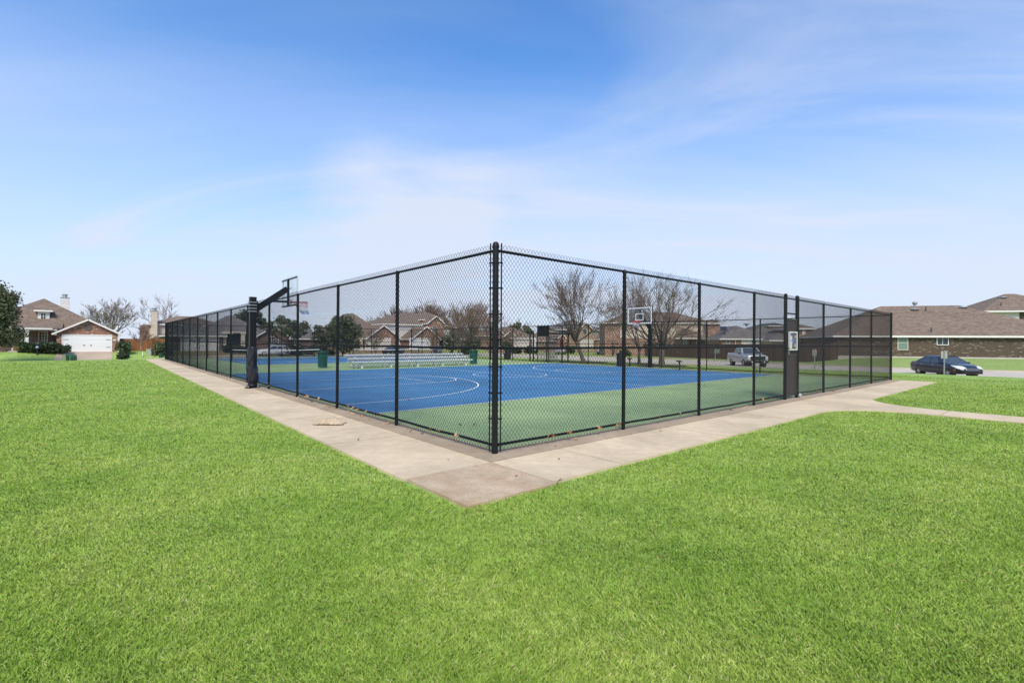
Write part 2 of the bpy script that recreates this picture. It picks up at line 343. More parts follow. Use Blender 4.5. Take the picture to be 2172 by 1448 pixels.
def build_ground():
    xs=np.unique(np.concatenate([np.linspace(-900,-60,16),np.arange(-60,28,4.),np.arange(26,72,1.),np.arange(72,130,4.),np.linspace(130,1200,18)]))
    ys=np.unique(np.concatenate([np.linspace(-700,-60,14),np.arange(-60,44,4.),np.arange(44,86,1.),np.arange(86,150,5.),np.linspace(150,1300,18)]))
    XX,YY=np.meshgrid(xs,ys); ZZ=terrain(XX,YY)+GZ
    n=len(xs); m=len(ys)
    v=np.stack([XX,YY,ZZ],-1).reshape(-1,3)
    i=np.arange(n*m).reshape(m,n); f=np.stack([i[:-1,:-1],i[:-1,1:],i[1:,1:],i[1:,:-1]],-1).reshape(-1,4)
    me=bpy.data.meshes.new('ground'); me.from_pydata(v.tolist(),[],f.tolist()); me.materials.append(lawn_mat())
    me.polygons.foreach_set('use_smooth',[True]*len(me.polygons)); me.update()
    o=bpy.data.objects.new('ground',me); C.objects.link(o); struct(o)
build_ground()
M_conc=concrete_mat('path_concrete',(.595,.472,.315),.22)
M_agg=concrete_mat('aggregate_concrete',(.52,.395,.265),.2,.28,brown=(.34,.225,.115))
M_kerb=concrete_mat('strip_concrete',(.37,.285,.195),.25)
M_road=concrete_mat('road_concrete',(.52,.45,.365),.14)
M_joint=mat('joint_sealant',(.13,.09,.05),.9,var=.3,vscale=3)
# sidewalk: slabs separated by joints
PO=-1.54; PI=-.34
def sidewalk():
    mb=MB(); g=.012
    def slab(x0,x1,y0,y1,dz=0,mi=0): mb.box(x0+g,x1-g,y0+g,y1-g,-.14,dz,mi)
    slab(-1.62,PI,PO-.06,PI,.004,1)
    rr=random.Random(3)
    # long side, along Y
    y=PI; k=0
    while y<45.4:
        y2=min(y+(2.5 if k==0 else 1.52),45.4); ox=-1.64+.36*(y/45)
        mb.poly([],0) if False else None
        i=len(mb.v); ox2=-1.64+.36*(y2/45)
        z=rr.uniform(-.003,.003)
        P=[(ox,y+g),(PI,y+g),(PI,y2-g),(ox2,y2-g)]
        mb.v+=[(a,b,-.14) for a,b in P]+[(a,b,z) for a,b in P]
        for q in ((4,5,6,7),(0,1,5,4),(1,2,6,5),(2,3,7,6),(3,0,4,7)): mb.f.append(tuple(i+c for c in q)); mb.mi.append(0)
        y=y2; k+=1
    xs=[PI,.98,2.5,4.0,5.5,7.0,8.5]
    for a,b in zip(xs,xs[1:]): slab(a,b,PO,PI,rr.uniform(-.003,.003))
    # junction with the branch path, flared with curved edges
    def arc(cx,cy,r,a0,a1,n=8): return [(cx+r*math.cos(R(a0+(a1-a0)*i/n)),cy+r*math.sin(R(a0+(a1-a0)*i/n))) for i in range(n+1)]
    BX0,BX1=10.47,11.66
    left=arc(8.9,-3.11,1.57,90,0)      # concave corner on the near side
    right=arc(13.6,-3.45,1.94,180,95)
    poly=[(8.5+g,PI),(8.5+g,PO)]+left+[(BX0,-3.45)]+[(BX1,-3.45)]+right[1:]+[(13.6,PO),(13.6,PI)]
    i=len(mb.v); n=len(poly); mb.v+=[(a,b,-.14) for a,b in poly]+[(a,b,0) for a,b in poly]
    mb.f.append(tuple(i+n+k for k in range(n))); mb.mi.append(0)
    for k in range(n): mb.f.append((i+k,i+(k+1)%n,i+n+(k+1)%n,i+n+k)); mb.mi.append(0)
    xs=[13.6,15.1,16.6,18.1,19.6,21.1,22.4,23.55]
    for a,b in zip(xs,xs[1:]): slab(a,b,PO,PI,rr.uniform(-.003,.003))
    y=-3.47
    while y>-40:
        y2=y-1.5; mb.box(BX0,BX1,y2+.012,y-.012,-.14,rr.uniform(-.004,.002)); y=y2
    struct(mb.build('sidewalk',[M_conc,M_agg],None))
    j=MB()
    j.box(-1.60,23.5,PO+.01,PI+.002,-.13,-.035); j.box(-1.27,PI+.002,PO,45.3,-.13,-.035); j.box(-1.60,PI,PO+.01,12,-.13,-.036); j.box(BX0+.004,BX1-.004,-40,-2,-.13,-.037)
    struct(j.build('sidewalk_base',M_joint))
    s=MB()
    s.box(PI,.16,PI,LN+.3,-.15,.012); s.box(.16,W+.3,PI,.16,-.15,.012); s.box(W-.16,W+.3,.16,LN+.3,-.15,.012); s.box(.16,W-.16,LN-.16,LN+.3,-.15,.012)
    struct(s.build('fence_footing_strip',M_kerb))
sidewalk()
def court():
    def surf(name,c,var=.06):
        m,nt,b=newmat(name); N=nt.nodes; L=nt.links; tc=N.new('ShaderNodeTexCoord')
        def nz(s,d,r):
            n=N.new('ShaderNodeTexNoise'); n.inputs['Scale'].default_value=s; n.inputs['Detail'].default_value=d; n.inputs['Roughness'].default_value=r; L.new(tc.outputs['Object'],n.inputs['Vector']); return n.outputs['Fac']
        a=N.new('ShaderNodeMapRange'); a.inputs['From Min'].default_value=.3; a.inputs['From Max'].default_value=.7; a.inputs['To Min'].default_value=1-var*1.6; a.inputs['To Max'].default_value=1+var*1.6; L.new(nz(.35,6,.65),a.inputs['Value'])
        a2=N.new('ShaderNodeMapRange'); a2.inputs['To Min'].default_value=1-var*1.5; a2.inputs['To Max'].default_value=1+var*1.5; L.new(nz(60,3,.7),a2.inputs['Value'])
        k=N.new('ShaderNodeMath'); k.operation='MULTIPLY'; L.new(a.outputs[0],k.inputs[0]); L.new(a2.outputs[0],k.inputs[1])
        sc=N.new('ShaderNodeVectorMath'); sc.operation='SCALE'; sc.inputs[0].default_value=c; L.new(k.outputs[0],sc.inputs['Scale']); L.new(sc.outputs[0],b.inputs['Base Color'])
        b.inputs['Roughness'].default_value=.75; b.inputs['Specular IOR Level'].default_value=.3
        bp=N.new('ShaderNodeBump'); bp.inputs['Strength'].default_value=.25; bp.inputs['Distance'].default_value=.003; L.new(nz(150,2,.6),bp.inputs['Height']); L.new(bp.outputs[0],b.inputs['Normal'])
        return m
    g=surf('court_green',(.285,.385,.170),.12); bl=surf('court_blue',(.057,.180,.335),.13); wh=mat('court_line_paint',(.78,.78,.76),.7,var=.12,vscale=6)
    mb=MB(); mb.box(.16,W-.16,.16,LN-.16,-.12,.008); struct(mb.build('court_surface',g))
    bx0,bx1,by0,by1=.30,22.72,4.72,21.15
    mb=MB()
    mb.poly([(bx0,by0,.012),(bx1,by0,.012),(bx1,by1,.012),(bx0,by1,.012)]); mb.poly([(3.4,30.4,.012),(19.8,30.4,.012),(19.8,43.9,.012),(3.4,43.9,.012)])
    struct(mb.build('court_play_area',bl))
    mb=MB(); z=.016; lw=.05
    def ln(x0,y0,x1,y1):
        d=Vector((x1-x0,y1-y0,0)).normalized(); n=Vector((-d.y,d.x,0))*lw/2
        a=Vector((x0,y0,z)); b=Vector((x1,y1,z)); mb.poly([a-n,b-n,b+n,a+n])
    def arc(cx,cy,r,a0,a1,n=48):
        for i in range(n):
            t0=R(a0+(a1-a0)*i/n); t1=R(a0+(a1-a0)*(i+1)/n)
            mb.poly([(cx+(r-lw/2)*math.cos(t0),cy+(r-lw/2)*math.sin(t0),z),(cx+(r+lw/2)*math.cos(t0),cy+(r+lw/2)*math.sin(t0),z),(cx+(r+lw/2)*math.cos(t1),cy+(r+lw/2)*math.sin(t1),z),(cx+(r-lw/2)*math.cos(t1),cy+(r-lw/2)*math.sin(t1),z)])
    cy=12.93
    ln(bx0,by0+.025,bx1,by0+.025); ln(bx0+.03,by0+.05,bx0+.03,by1-.05); ln(bx1-.03,by0+.05,bx1-.03,by1-.05)
    hx=11.3; ln(hx,by0+.05,hx,by1); arc(hx,cy,1.83,0,360)
    r3=6.28
    for s in (1,-1):
        x0=bx0+.05 if s>0 else bx1-.05; hc=1.5 if s>0 else 21.5
        a=lambda u: hc+s*u
        for t in (1,-1): ln(x0,cy+t*r3,hc,cy+t*r3); ln(x0,cy+t*1.83,5.85 if s>0 else 17.15,cy+t*1.83)
        arc(hc,cy,r3,-90 if s>0 else 90,90 if s>0 else 270)
        fx=5.85 if s>0 else 17.15
        ln(fx,cy-1.83,fx,cy+1.83); arc(fx,cy,1.83,-90 if s>0 else 90,90 if s>0 else 270)
    for x0 in (4.0,13.4):
        x1=x0+6.1; y0=31.0; y1=43.5; yc=37.4
        ln(x0,y0,x1,y0); ln(x0,y1,x1,y1); ln(x0,y0+.03,x0,y1-.03); ln(x1,y0+.03,x1,y1-.03)
        ln(x0+.03,yc-2.1,x1-.03,yc-2.1); ln(x0+.03,yc+2.1,x1-.03,yc+2.1); ln((x0+x1)/2,y0+.03,(x0+x1)/2,yc-2.15); ln((x0+x1)/2,yc+2.15,(x0+x1)/2,y1-.03)
    struct(mb.build('court_lines',wh,fix=False))
court()
# streets, kerbs, driveways: strips draped on the terrain
def drape(name,Lp,Rp,mtl,dz,n=60,thick=None):
    def res(P):
        P=[Vector((*p,0)) for p in P]; out=[]
        # Catmull-Rom
        for i in range(n+1):
            t=i/n*(len(P)-1); k=min(int(t),len(P)-2); u=t-k
            p0=P[max(k-1,0)];p1=P[k];p2=P[k+1];p3=P[min(k+2,len(P)-1)]
            q=.5*((2*p1)+(p2-p0)*u+(2*p0-5*p1+4*p2-p3)*u*u+(3*p1-p0-3*p2+p3)*u**3); out.append(q)
        return out
    A=res(Lp);B=res(Rp); mb=MB(); K=6
    pts=[]
    for a,b in zip(A,B):
        for k in range(K+1):
            q=a.lerp(b,k/K); pts.append((q.x,q.y,tz(q.x,q.y)+GZ+dz))
    mb.v=pts
    for i in range(n):
        for k in range(K):
            a=i*(K+1)+k; mb.f.append((a,a+1,a+K+2,a+K+1)); mb.mi.append(0)
    return struct(mb.build(name,mtl,fix=False)),A,B
NEAR=[(40.5,66),(41,45),(41.2,33),(42,23),(41.6,14),(40.4,6),(40.2,0),(41.5,-8),(45,-20),(55,-45),(75,-80)]
FAR=[(53.5,66),(53.4,48),(54,34),(54.5,24),(52.4,15),(51.8,7),(53.4,-1),(56.5,-9),(64,-25),(80,-50),(100,-84)]
road,NA,FB=drape('road',NEAR,FAR,M_road,.02,90)
drape('cross_street',[(-120,66.5),(-40,66.5),(0,66.5),(41,66.5)],[(-120,75.3),(-40,75.3),(0,75.3),(110,75.3)],M_road,.026,60)
def kerb(name,A):
    mb=MB()
    for a,b in zip(A,A[1:]):
        za=tz(a.x,a.y)+GZ; zb=tz(b.x,b.y)+GZ
        mb.bar((a.x,a.y,za+.03),(b.x,b.y,zb+.03),.18,.24)
    struct(mb.build(name,M_road))
kerb('kerb',NA); kerb('kerb',FB)
kerb('kerb',[Vector((x,75.4,0)) for x in range(-120,44,4)])
# leaf litter bed and mown grass blades
def grass_blades():
    N=2100000
    # sample in a wedge around the photograph's viewpoint, denser near it, on the lawn only
    a=rng.random(N); d0,d1=.6,46.; ex=-.25   # pdf in distance
    d=(d0**ex+a*(d1**ex-d0**ex))**(1/ex)
    l=(rng.random(N)*2-1)*(1.25*d+2.2)
    x=CAM[0]+fw.x*d+rt.x*l; y=CAM[1]+fw.y*d+rt.y*l
    def path_mask(x,y):
        ox=-1.64+.36*np.clip(y/45,0,1)
        e=.035+.030*np.sin(x*7.3+y*9.1)*np.sin(y*5.7-x*3.3)
        on=(x>ox-e)&(x<W+.45)&(y>PO-.0-e)&(y<45.4)
        on|=(x>10.47-e)&(x<11.66+e)&(y<-1.5)
        on|=(x>8.9)&(x<10.6)&(y>-3.11)&(y<-1.5)&(np.hypot(x-8.9,y+3.11)>1.57-e)
        on|=(x>11.5)&(x<13.6)&(y>-3.45)&(y<-1.5)&(np.hypot(x-13.6,y+3.45)>1.94-e)
        return on
    keep=(~path_mask(x,y))&(rng.random(N)<np.clip((46-d)/14,0,1))&((x<27)&(y<46)); x=x[keep];y=y[keep];d=d[keep]; n=len(x)
    z=terrain(x,y)+GZ
    # mowing lie and tufts: coherent lean from a sum of sines, plus scatter
    ph=np.sin(x*1.9+1.3*np.sin(y*1.1))+np.sin(y*2.3+1.7*np.sin(x*.9+.4))+.7*np.sin(x*5.1+y*4.3)
    tuft=np.sin(x*11+2*np.sin(y*7))*np.sin(y*13+2*np.sin(x*6))
    ang=rng.random(n)*2*np.pi; lean=(.35+.75*rng.random(n))
    h=(.013+.012*rng.random(n)+.0025*tuft+.0012*ph+.006*(GZ<0))*(1+.008*d)
    dx=np.cos(ang)*lean*h+.003*ph; dy=np.sin(ang)*lean*h+.003*np.cos(ph)
    wd=(.0012+.00048*d)*(0.7+.6*rng.random(n))
    pa=rng.random(n)*2*np.pi; px=np.cos(pa)*wd; py=np.sin(pa)*wd
    v=np.empty((n,4,3),np.float32)
    v[:,0]=np.stack([x-px,y-py,z],1); v[:,1]=np.stack([x+px,y+py,z],1)
    v[:,2]=np.stack([x+dx*.45+px*.7,y+dy*.45+py*.7,z+h*.62],1); v[:,3]=np.stack([x+dx,y+dy,z+h],1)
    me=bpy.data.meshes.new('grass'); me.vertices.add(n*4); me.vertices.foreach_set('co',v.ravel())
    tri=np.array([[0,1,2],[0,2,3]]); f=(np.arange(n)[:,None,None]*4+tri[None]).reshape(-1)
    me.loops.add(n*6); me.loops.foreach_set('vertex_index',f.astype(np.int32))
    me.polygons.add(n*2); me.polygons.foreach_set('loop_start',np.arange(0,n*6,3,dtype=np.int32)); me.polygons.foreach_set('loop_total',np.full(n*2,3,np.int32))
    at_=me.attributes.new('tone','FLOAT','POINT')
    tone=np.clip(rng.random(n)*.85+.02*ph+.06*tuft+.12*rng.standard_normal(n)+.08,0,1)
    dry=(rng.random(n)<.045); tone=np.where(dry,1.0,tone*.9)
    at_.data.foreach_set('value',np.repeat(tone,4).astype(np.float32))
    m,nt,b=newmat('grass_blade'); Nn=nt.nodes; L=nt.links
    A=Nn.new('ShaderNodeAttribute'); A.attribute_name='tone'
    col=ramp(nt,A.outputs['Fac'],[(0,(.200,.310,.042)),(.3,(.300,.450,.064)),(.6,(.405,.570,.102)),(.88,(.50,.65,.165)),(.96,(.64,.63,.27))])
    tc=Nn.new('ShaderNodeTexCoord')
    def nz(s,d_=4,r_=.6,dist=0):
        q=Nn.new('ShaderNodeTexNoise'); q.inputs['Scale'].default_value=s; q.inputs['Detail'].default_value=d_; q.inputs['Roughness'].default_value=r_; q.inputs['Distortion'].default_value=dist; L.new(tc.outputs['Object'],q.inputs['Vector']); return q.outputs['Fac']
    pt=ramp(nt,nz(.55,6,.7,.4),[(.29,(.72,.81,.68)),(.5,(1,1,1)),(.71,(1.28,1.14,1.36))])
    mul=Nn.new('ShaderNodeMix'); mul.data_type='RGBA'; mul.blend_type='MULTIPLY'; mul.inputs['Factor'].default_value=1; L.new(col,mul.inputs['A']); L.new(pt,mul.inputs['B'])
    p2=ramp(nt,nz(7,6,.8),[(.32,(.66,.72,.64)),(.68,(1.22,1.18,1.22))])
    mul2=Nn.new('ShaderNodeMix'); mul2.data_type='RGBA'; mul2.blend_type='MULTIPLY'; mul2.inputs['Factor'].default_value=1; L.new(mul.outputs['Result'],mul2.inputs['A']); L.new(p2,mul2.inputs['B'])
    geo=Nn.new('ShaderNodeNewGeometry'); vm=Nn.new('ShaderNodeVectorMath'); vm.operation='MULTIPLY_ADD'
    L.new(geo.outputs['Normal'],vm.inputs[0]); vm.inputs[1].default_value=(.35,.35,.35); vm.inputs[2].default_value=(0,0,.85)
    nn=Nn.new('ShaderNodeVectorMath'); nn.operation='NORMALIZE'; L.new(vm.outputs[0],nn.inputs[0])
    df=Nn.new('ShaderNodeBsdfDiffuse'); tr=Nn.new('ShaderNodeBsdfTranslucent'); mx=Nn.new('ShaderNodeMixShader'); mx.inputs[0].default_value=.30
    for s_ in (df,tr): L.new(mul2.outputs['Result'],s_.inputs['Color'])
    L.new(nn.outputs[0],df.inputs['Normal'])
    L.new(df.outputs[0],mx.inputs[1]); L.new(tr.outputs[0],mx.inputs[2]); L.new(mx.outputs[0],nt.nodes['Material Output'].inputs[0]); nt.nodes.remove(b)
    me.materials.append(m); me.update()
    o=bpy.data.objects.new('grass',me); C.objects.link(o); tag(o,'short mown bright green lawn grass','grass',kind='stuff')
grass_blades()
# ------------------------------------------------------------------ chain link fence
M_blk=mat('black_vinyl',(.009,.009,.010),.5,spec=.25,var=.25,vscale=9)
M_wire=mat('black_wire',(.007,.008,.010),.55,spec=.25)
PH=2.99
def wire_panel(width,z0=.035,z1=3.06,pitch=.0353,row=.0855,r=.0030):
    mb=MB(); n=int(round(width/pitch)); p=width/n; m=int(round((z1-z0)/(row/2)))
    V=[];F=[]
    for i in range(n):
        s=1 if i%2==0 else -1; i0=len(V)
        for k in range(m+1):
            x=(i+.5)*p+(p/2)*(1 if (k%2==0) else -1)*s*.98; z=z0+(z1-z0)*k/m; yo=r*(1 if k%2==0 else -1)*s
            for j in range(3):
                t=2*math.pi*j/3+.5; V.append((x+r*math.cos(t),yo+r*math.sin(t),z))
            if k>0:
                a=i0+(k-1)*3
                for j in range(3): F.append((a+j,a+(j+1)%3,a+3+(j+1)%3,a+3+j))
    mb.v=V; mb.f=F; mb.mi=[0]*len(F)
    return mb.mesh('chain_link',M_wire,fix=False)
PANEL=wire_panel(3.05); 
def line_post(r,h,dome): 
    mb=MB()
    if dome: prof=[(r,-.1),(r,h),(r*1.12,h),(r*1.12,h+.03),(r*.95,h+.065),(r*.55,h+.085),(0,h+.09)]
    else: prof=[(r,-.1),(r,h),(r*1.15,h+.005),(r*1.15,h+.04),(r*.7,h+.06),(0,h+.065)]
    mb.lathe(prof,n=16); return mb.mesh('post',M_blk,smooth=True)
MP_line=line_post(.034,PH-.05,False); MP_term=line_post(.046,PH+.02,True)
mb=MB(); mb.lathe([(.049,0),(.049,.025)],n=14); mb.box(.04,.095,-.052,-.030,.002,.023); BAND=mb.mesh('tension_band',M_blk)
for me in (MP_line,MP_term): me.set_sharp_from_angle(angle=R(40))
def fence(label,loc,rz,posts,terms,outside=-1,sag=None,nogate=None,group='chain link fence runs round the court'):
    """posts: offsets along local x; terms: indices of terminal posts; mesh hangs on local -y"""
    t=thing('chain_link_fence',label,'fence',loc,rz,group)
    rr=random.Random(len(label))
    for i,x in enumerate(posts):
        if x is None: continue
        o=bpy.data.objects.new('post',MP_term if i in terms else MP_line); C.objects.link(o); o.parent=t; o.location=(x,0,0); o.rotation_euler=(rr.uniform(-.003,.003),rr.uniform(-.003,.003),0)
    for i,(a,b) in enumerate(zip(posts,posts[1:])):
        if nogate is not None and i==nogate:
            o=bpy.data.objects.new('chain_link',wire_panel(b-a-.09,z0=2.44)); C.objects.link(o); o.parent=t
            o.location=(a+.045,-.036,0)
            for z in (PH-.02,2.53):
                mb=MB(); mb.tube([(a,0,z),(b,0,z)],.021,10); mb.build('rail',M_blk,t,smooth=True,autosmooth=40)
            continue
        o=bpy.data.objects.new('chain_link',PANEL); C.objects.link(o); o.parent=t
        o.location=(a,outside*.040,0); o.scale=((b-a)/3.05,1,1)
        sg=(sag or {}).get(i,0)
        for nm,z in (('top_rail',PH-.02),('middle_rail',1.545),('bottom_rail',.13)):
            mb=MB()
            if nm=='middle_rail' and sg:
                pts=[(a+(b-a)*k/12,-.012*math.sin(math.pi*k/12),z-sg*math.sin(math.pi*(k/12)**1.25)) for k in range(13)]
            else:
                d=rr.uniform(-.006,.006); pts=[(a+(b-a)*k/6,0,z+d*math.sin(math.pi*k/6)+(rr.uniform(-.012,.008)*math.sin(math.pi*k/6) if nm=='bottom_rail' else 0)) for k in range(7)]
            mb.tube(pts,.0215,10,cap=False); mb.build(nm,M_blk,t,smooth=True)
    for i in terms:
        x=posts[i]
        if x is None: continue
        for s in (-1,1):
            if (s<0 and i==0) or (s>0 and i==len(posts)-1): continue
            if nogate is not None and ((i==nogate and s>0) or (i==nogate+1 and s<0)): continue
            mb=MB(); mb.box(x+s*.075-.008,x+s*.075+.008,outside*.040-.006,outside*.040+.006,.05,3.08)
            mb.build('tension_bar',M_blk,t)
            for z in (.14,.50,.88,1.26,1.66,2.03,2.41,2.78):
                o=bpy.data.objects.new('tension_band',BAND); C.objects.link(o); o.parent=t; o.location=(x,0,z); o.scale=(s,1 if outside<0 else -1,1)
    return t
RP=[0,3.08,5.87,8.72,10.80,11.68,14.10,17.02,19.90,W]
fence('black chain link fence run with the closed gate, on the right of the near corner',(0,0,0),0,RP,(0,4,5,9),nogate=4)
LP=[None]+[3.05*k for k in range(1,15)]+[LN]; LP[0]=0
sag={0:.012,1:.02,2:.09,3:.02,4:.05,5:.06,6:.02}
fl=fence('black chain link fence run along the long sidewalk, some of its middle rails bent',(0,0,0),R(90),LP,(0,15),outside=1,sag=sag)
FP=[0,2.7,5.75,8.8,11.85,14.9,17.95,20.6,22.05,23.4,26.5,29.6,32.7,35.8,38.9,42.0,LN]
ff=fence('black chain link fence run along the road side, with a dark windscreen panel',(W,0,0),R(90),FP,(16,))
bf=fence('black chain link fence run at the far end of the court, nearest the cross street',(0,LN,0),0,[0]+[3.05*k for k in range(1,8)]+[W],())
# the shared corner posts belong to one run only
for o in kids(fl):
    if o.name.startswith('post') and abs(o.location.x)<.01: bpy.data.objects.remove(o)
for o in kids(ff):
    if o.name.startswith('post') and abs(o.location.x)<.01: bpy.data.objects.remove(o)
for o in kids(bf):
    if o.name.startswith('post') and (abs(o.location.x)<.01 or abs(o.location.x-W)<.01): bpy.data.objects.remove(o)
# dark windscreen panel high on the road side run
mb=MB(); mb.box(22.07,23.38,-.06,-.045,2.12,3.0); mb.build('windscreen_panel',mat('windscreen_cloth',(.012,.012,.015),.8,var=.3,vscale=5),ff)
# ------------------------------------------------------------------ houses
B_red=brick_mat('brick_red',(.30,.125,.068),(.22,.085,.048),(.30,.24,.20),(.46,.36,.27),.86)
B_dkred=brick_mat('brick_plum',(.165,.085,.070),(.12,.06,.05),(.22,.18,.16))
B_brown=brick_mat('brick_brown',(.085,.055,.036),(.055,.036,.024),(.14,.11,.085),(.21,.17,.13),.93)
B_tan=brick_mat('brick_tan',(.40,.27,.16),(.32,.20,.11),(.42,.34,.26))
B_rust=brick_mat('brick_rust',(.30,.15,.095),(.22,.10,.065),(.38,.31,.26),(.42,.33,.26),.92)
S_brown=shingle_mat('shingle_brown',(.182,.130,.096)); S_grey=shingle_mat('shingle_grey',(.165,.145,.130)); S_dark=shingle_mat('shingle_dark',(.075,.078,.088)); S_taupe=shingle_mat('shingle_taupe',(.185,.133,.096))
M_trim=mat('white_trim',(.74,.71,.66),.6,var=.06,vscale=3); M_cream=mat('cream_trim',(.60,.52,.42),.65,var=.08,vscale=2)
M_siding=plank_mat('lap_siding_beige',(.58,.48,.38),.18,True,.25); M_sidingw=plank_mat('lap_siding_white',(.70,.66,.62),.18,True,.25)
M_door=plank_mat('garage_door_white',(.74,.74,.72),.53,True,.06); M_doorc=plank_mat('garage_door_cream',(.62,.55,.46),.53,True,.06)
M_glass=mat('window_glass',(.018,.028,.032),.08,spec=.8); M_glassg=mat('window_blind_glass',(.15,.22,.18),.15,spec=.8)
M_wood=mat('oak_door',(.30,.15,.05),.5,var=.2,vscale=6); M_dark=mat('shadowed_opening',(.02,.018,.017),.8); M_metal=mat('galvanised_metal',(.42,.43,.43),.45,.7,var=.1)  # shadowed_opening: shade of dark entries and openings put into a near-black colour
M_iron=mat('black_iron',(.02,.02,.022),.5); M_found=concrete_mat('foundation_concrete',(.48,.44,.38),.15)
class House:
    """local axes: x to the right along the front, y away from the viewer, z up"""
    def __init__(s,name,label,px0,d0,dirv,z0,cat='house',group=None):
        s.o=at(px0,d0,z0); s.dx=Vector((*dirv,0)).normalized(); s.dy=Vector((-s.dx.y,s.dx.x,0)); s.z0=z0
        s.rot=math.atan2(s.dx.y,s.dx.x); s.t=thing(name,label,cat,s.o,s.rot,group); s.walls={}; s.roofs={}; s.trim=MB(); s.fnd=MB()
    def _hit(s,px,py,yo):
        r=ray(px,py); c=Vector(CAM); k=((s.o+s.dy*yo-c).dot(s.dy))/r.dot(s.dy); return c+r*k-s.o
    def x(s,px,yo=0): return s._hit(px,724,yo).dot(s.dx)
    def z(s,px,py,yo=0): return s._hit(px,py,yo).z
    def wb(s,m): return s.walls.setdefault(m.name,(m,MB()))[1]
    def rb(s,m): return s.roofs.setdefault(m.name,(m,MB()))[1]
    def vol(s,x0,x1,y0,y1,h,wall,roof,kind='hip',pitch=.5,ov=.35,zb=-.6,fascia=True,z1=0,gwall=None):
        w=s.wb(wall); w.box(x0,x1,y0,y1,zb if z1==0 else z1,h)
        a0,a1,b0,b1=x0-ov,x1+ov,y0-ov,y1+ov; e=h-ov*pitch*.3; rb=s.rb(roof); th=.04
        if kind=='hip':
            wd=min(a1-a0,b1-b0)/2; top=e+wd*pitch
            if a1-a0>=b1-b0: r0,r1=(a0+wd,(b0+b1)/2,top),(a1-wd,(b0+b1)/2,top)
            else: r0,r1=((a0+a1)/2,b0+wd,top),((a0+a1)/2,b1-wd,top)
            A,B,D,E_=(a0,b0,e),(a1,b0,e),(a1,b1,e),(a0,b1,e)
            if a1-a0>=b1-b0:
                rb.poly([A,B,r1,r0]); rb.poly([B,D,r1]); rb.poly([D,E_,r0,r1]); rb.poly([E_,A,r0])
            else:
                rb.poly([A,B,r0]); rb.poly([B,D,r1,r0]); rb.poly([D,E_,r1]); rb.poly([E_,A,r0,r1])
            if fascia:
                for (p,q) in ((A,B),(B,D),(D,E_),(E_,A)):
                    P=Vector(p);Q=Vector(q); s.trim.bar(P-Vector((0,0,.11)),Q-Vector((0,0,.11)),.06,.2)
                s.trim.poly([(a0+.02,b0+.02,e-.19),(a1-.02,b0+.02,e-.19),(a1-.02,b1-.02,e-.19),(a0+.02,b1-.02,e-.19)])
            return top
        if kind=='gabley':   # ridge runs front to back, gable end faces the viewer
            xm=(a0+a1)/2; top=e+(a1-a0)/2*pitch
            rb.rings([[(a0,b0,e),(xm,b0,top),(a1,b0,e),(a1,b0,e-th),(xm,b0,top-th*1.3),(a0,b0,e-th)],[(a0,b1,e),(xm,b1,top),(a1,b1,e),(a1,b1,e-th),(xm,b1,top-th*1.3),(a0,b1,e-th)]])
            gw=s.wb(gwall or wall); zt=top-th*1.3-.03; xm=(x0+x1)/2
            k0=h-.02
            gw.rings([[(x0,y0+.002,k0),(x1,y0+.002,k0),(xm,y0+.002,zt)],[(x0,y1-.002,k0),(x1,y1-.002,k0),(xm,y1-.002,zt)]])
            if fascia:
                for yy in (b0+.03,):
                    s.trim.bar((a0,yy-.032,e-.10),(xm,yy-.032,top-.10),.06,.2,upv=(0,0,1)); s.trim.bar((a1,yy-.032,e-.10),(xm,yy-.032,top-.10),.06,.2)
                s.trim.box(a0,x0-.003,b0+.03,y0+1.2,e-.2,e-.05); s.trim.box(x1+.003,a1,b0+.03,y0+1.2,e-.2,e-.05)
                s.trim.box(a0-.05,a0,b0,b1,e-.17,e); s.trim.box(a1,a1+.05,b0,b1,e-.17,e)
            return top
        if kind=='gablex':
            ym=(b0+b1)/2; top=e+(b1-b0)/2*pitch
            rb.rings([[(a0,b0,e),(a0,ym,top),(a0,b1,e),(a0,b1,e-th),(a0,ym,top-th*1.3),(a0,b0,e-th)],[(a1,b0,e),(a1,ym,top),(a1,b1,e),(a1,b1,e-th),(a1,ym,top-th*1.3),(a1,b0,e-th)]])
            gw=s.wb(gwall or wall); ym=(y0+y1)/2; zt=top-th*1.3-.03
            gw.rings([[(x0+.002,y0,h-.02),(x0+.002,y1,h-.02),(x0+.002,ym,zt)],[(x1-.002,y0,h-.02),(x1-.002,y1,h-.02),(x1-.002,ym,zt)]])
            s.trim.bar((a0,b0-.03,e-.1),(a1,b0-.03,e-.1),.06,.2)
            for xx in (a0,a1):
                s.trim.bar((xx,b0,e-.1),(xx,ym,top-.1),.06,.2); s.trim.bar((xx,b1,e-.1),(xx,ym,top-.1),.06,.2)
            return top
    def window(s,x0,x1,z0,z1,y=0,nx=2,nz=1,frame=None,glass=None,fr=.07,side=None):
        mb=MB(); f=frame or M_trim; g=glass or M_glass; Y0,Y1=y-.05,y+.0
        mb.box(x0-fr,x0,Y0,y+.03,z0-fr,z1+fr); mb.box(x1,x1+fr,Y0,y+.03,z0-fr,z1+fr); mb.box(x0,x1,Y0,y+.03,z1,z1+fr); mb.box(x0,x1,Y0-.02,y+.03,z0-fr,z0)
        for i in range(1,nx): xx=x0+(x1-x0)*i/nx; mb.box(xx-.02,xx+.02,Y0+.012,y+.03,z0,z1)
        for i in range(1,nz): zz=z0+(z1-z0)*i/nz; mb.box(x0,x1,Y0+.014,y+.03,zz-.02,zz+.02)
        if side: mb.v=[side(p) for p in mb.v]
        o=mb.build('window',f,s.t); gb=MB(); gb.box(x0,x1,y-.022,y-.004,z0,z1)
        if side: gb.v=[side(p) for p in gb.v]
        gb.build('pane',g,o); return o
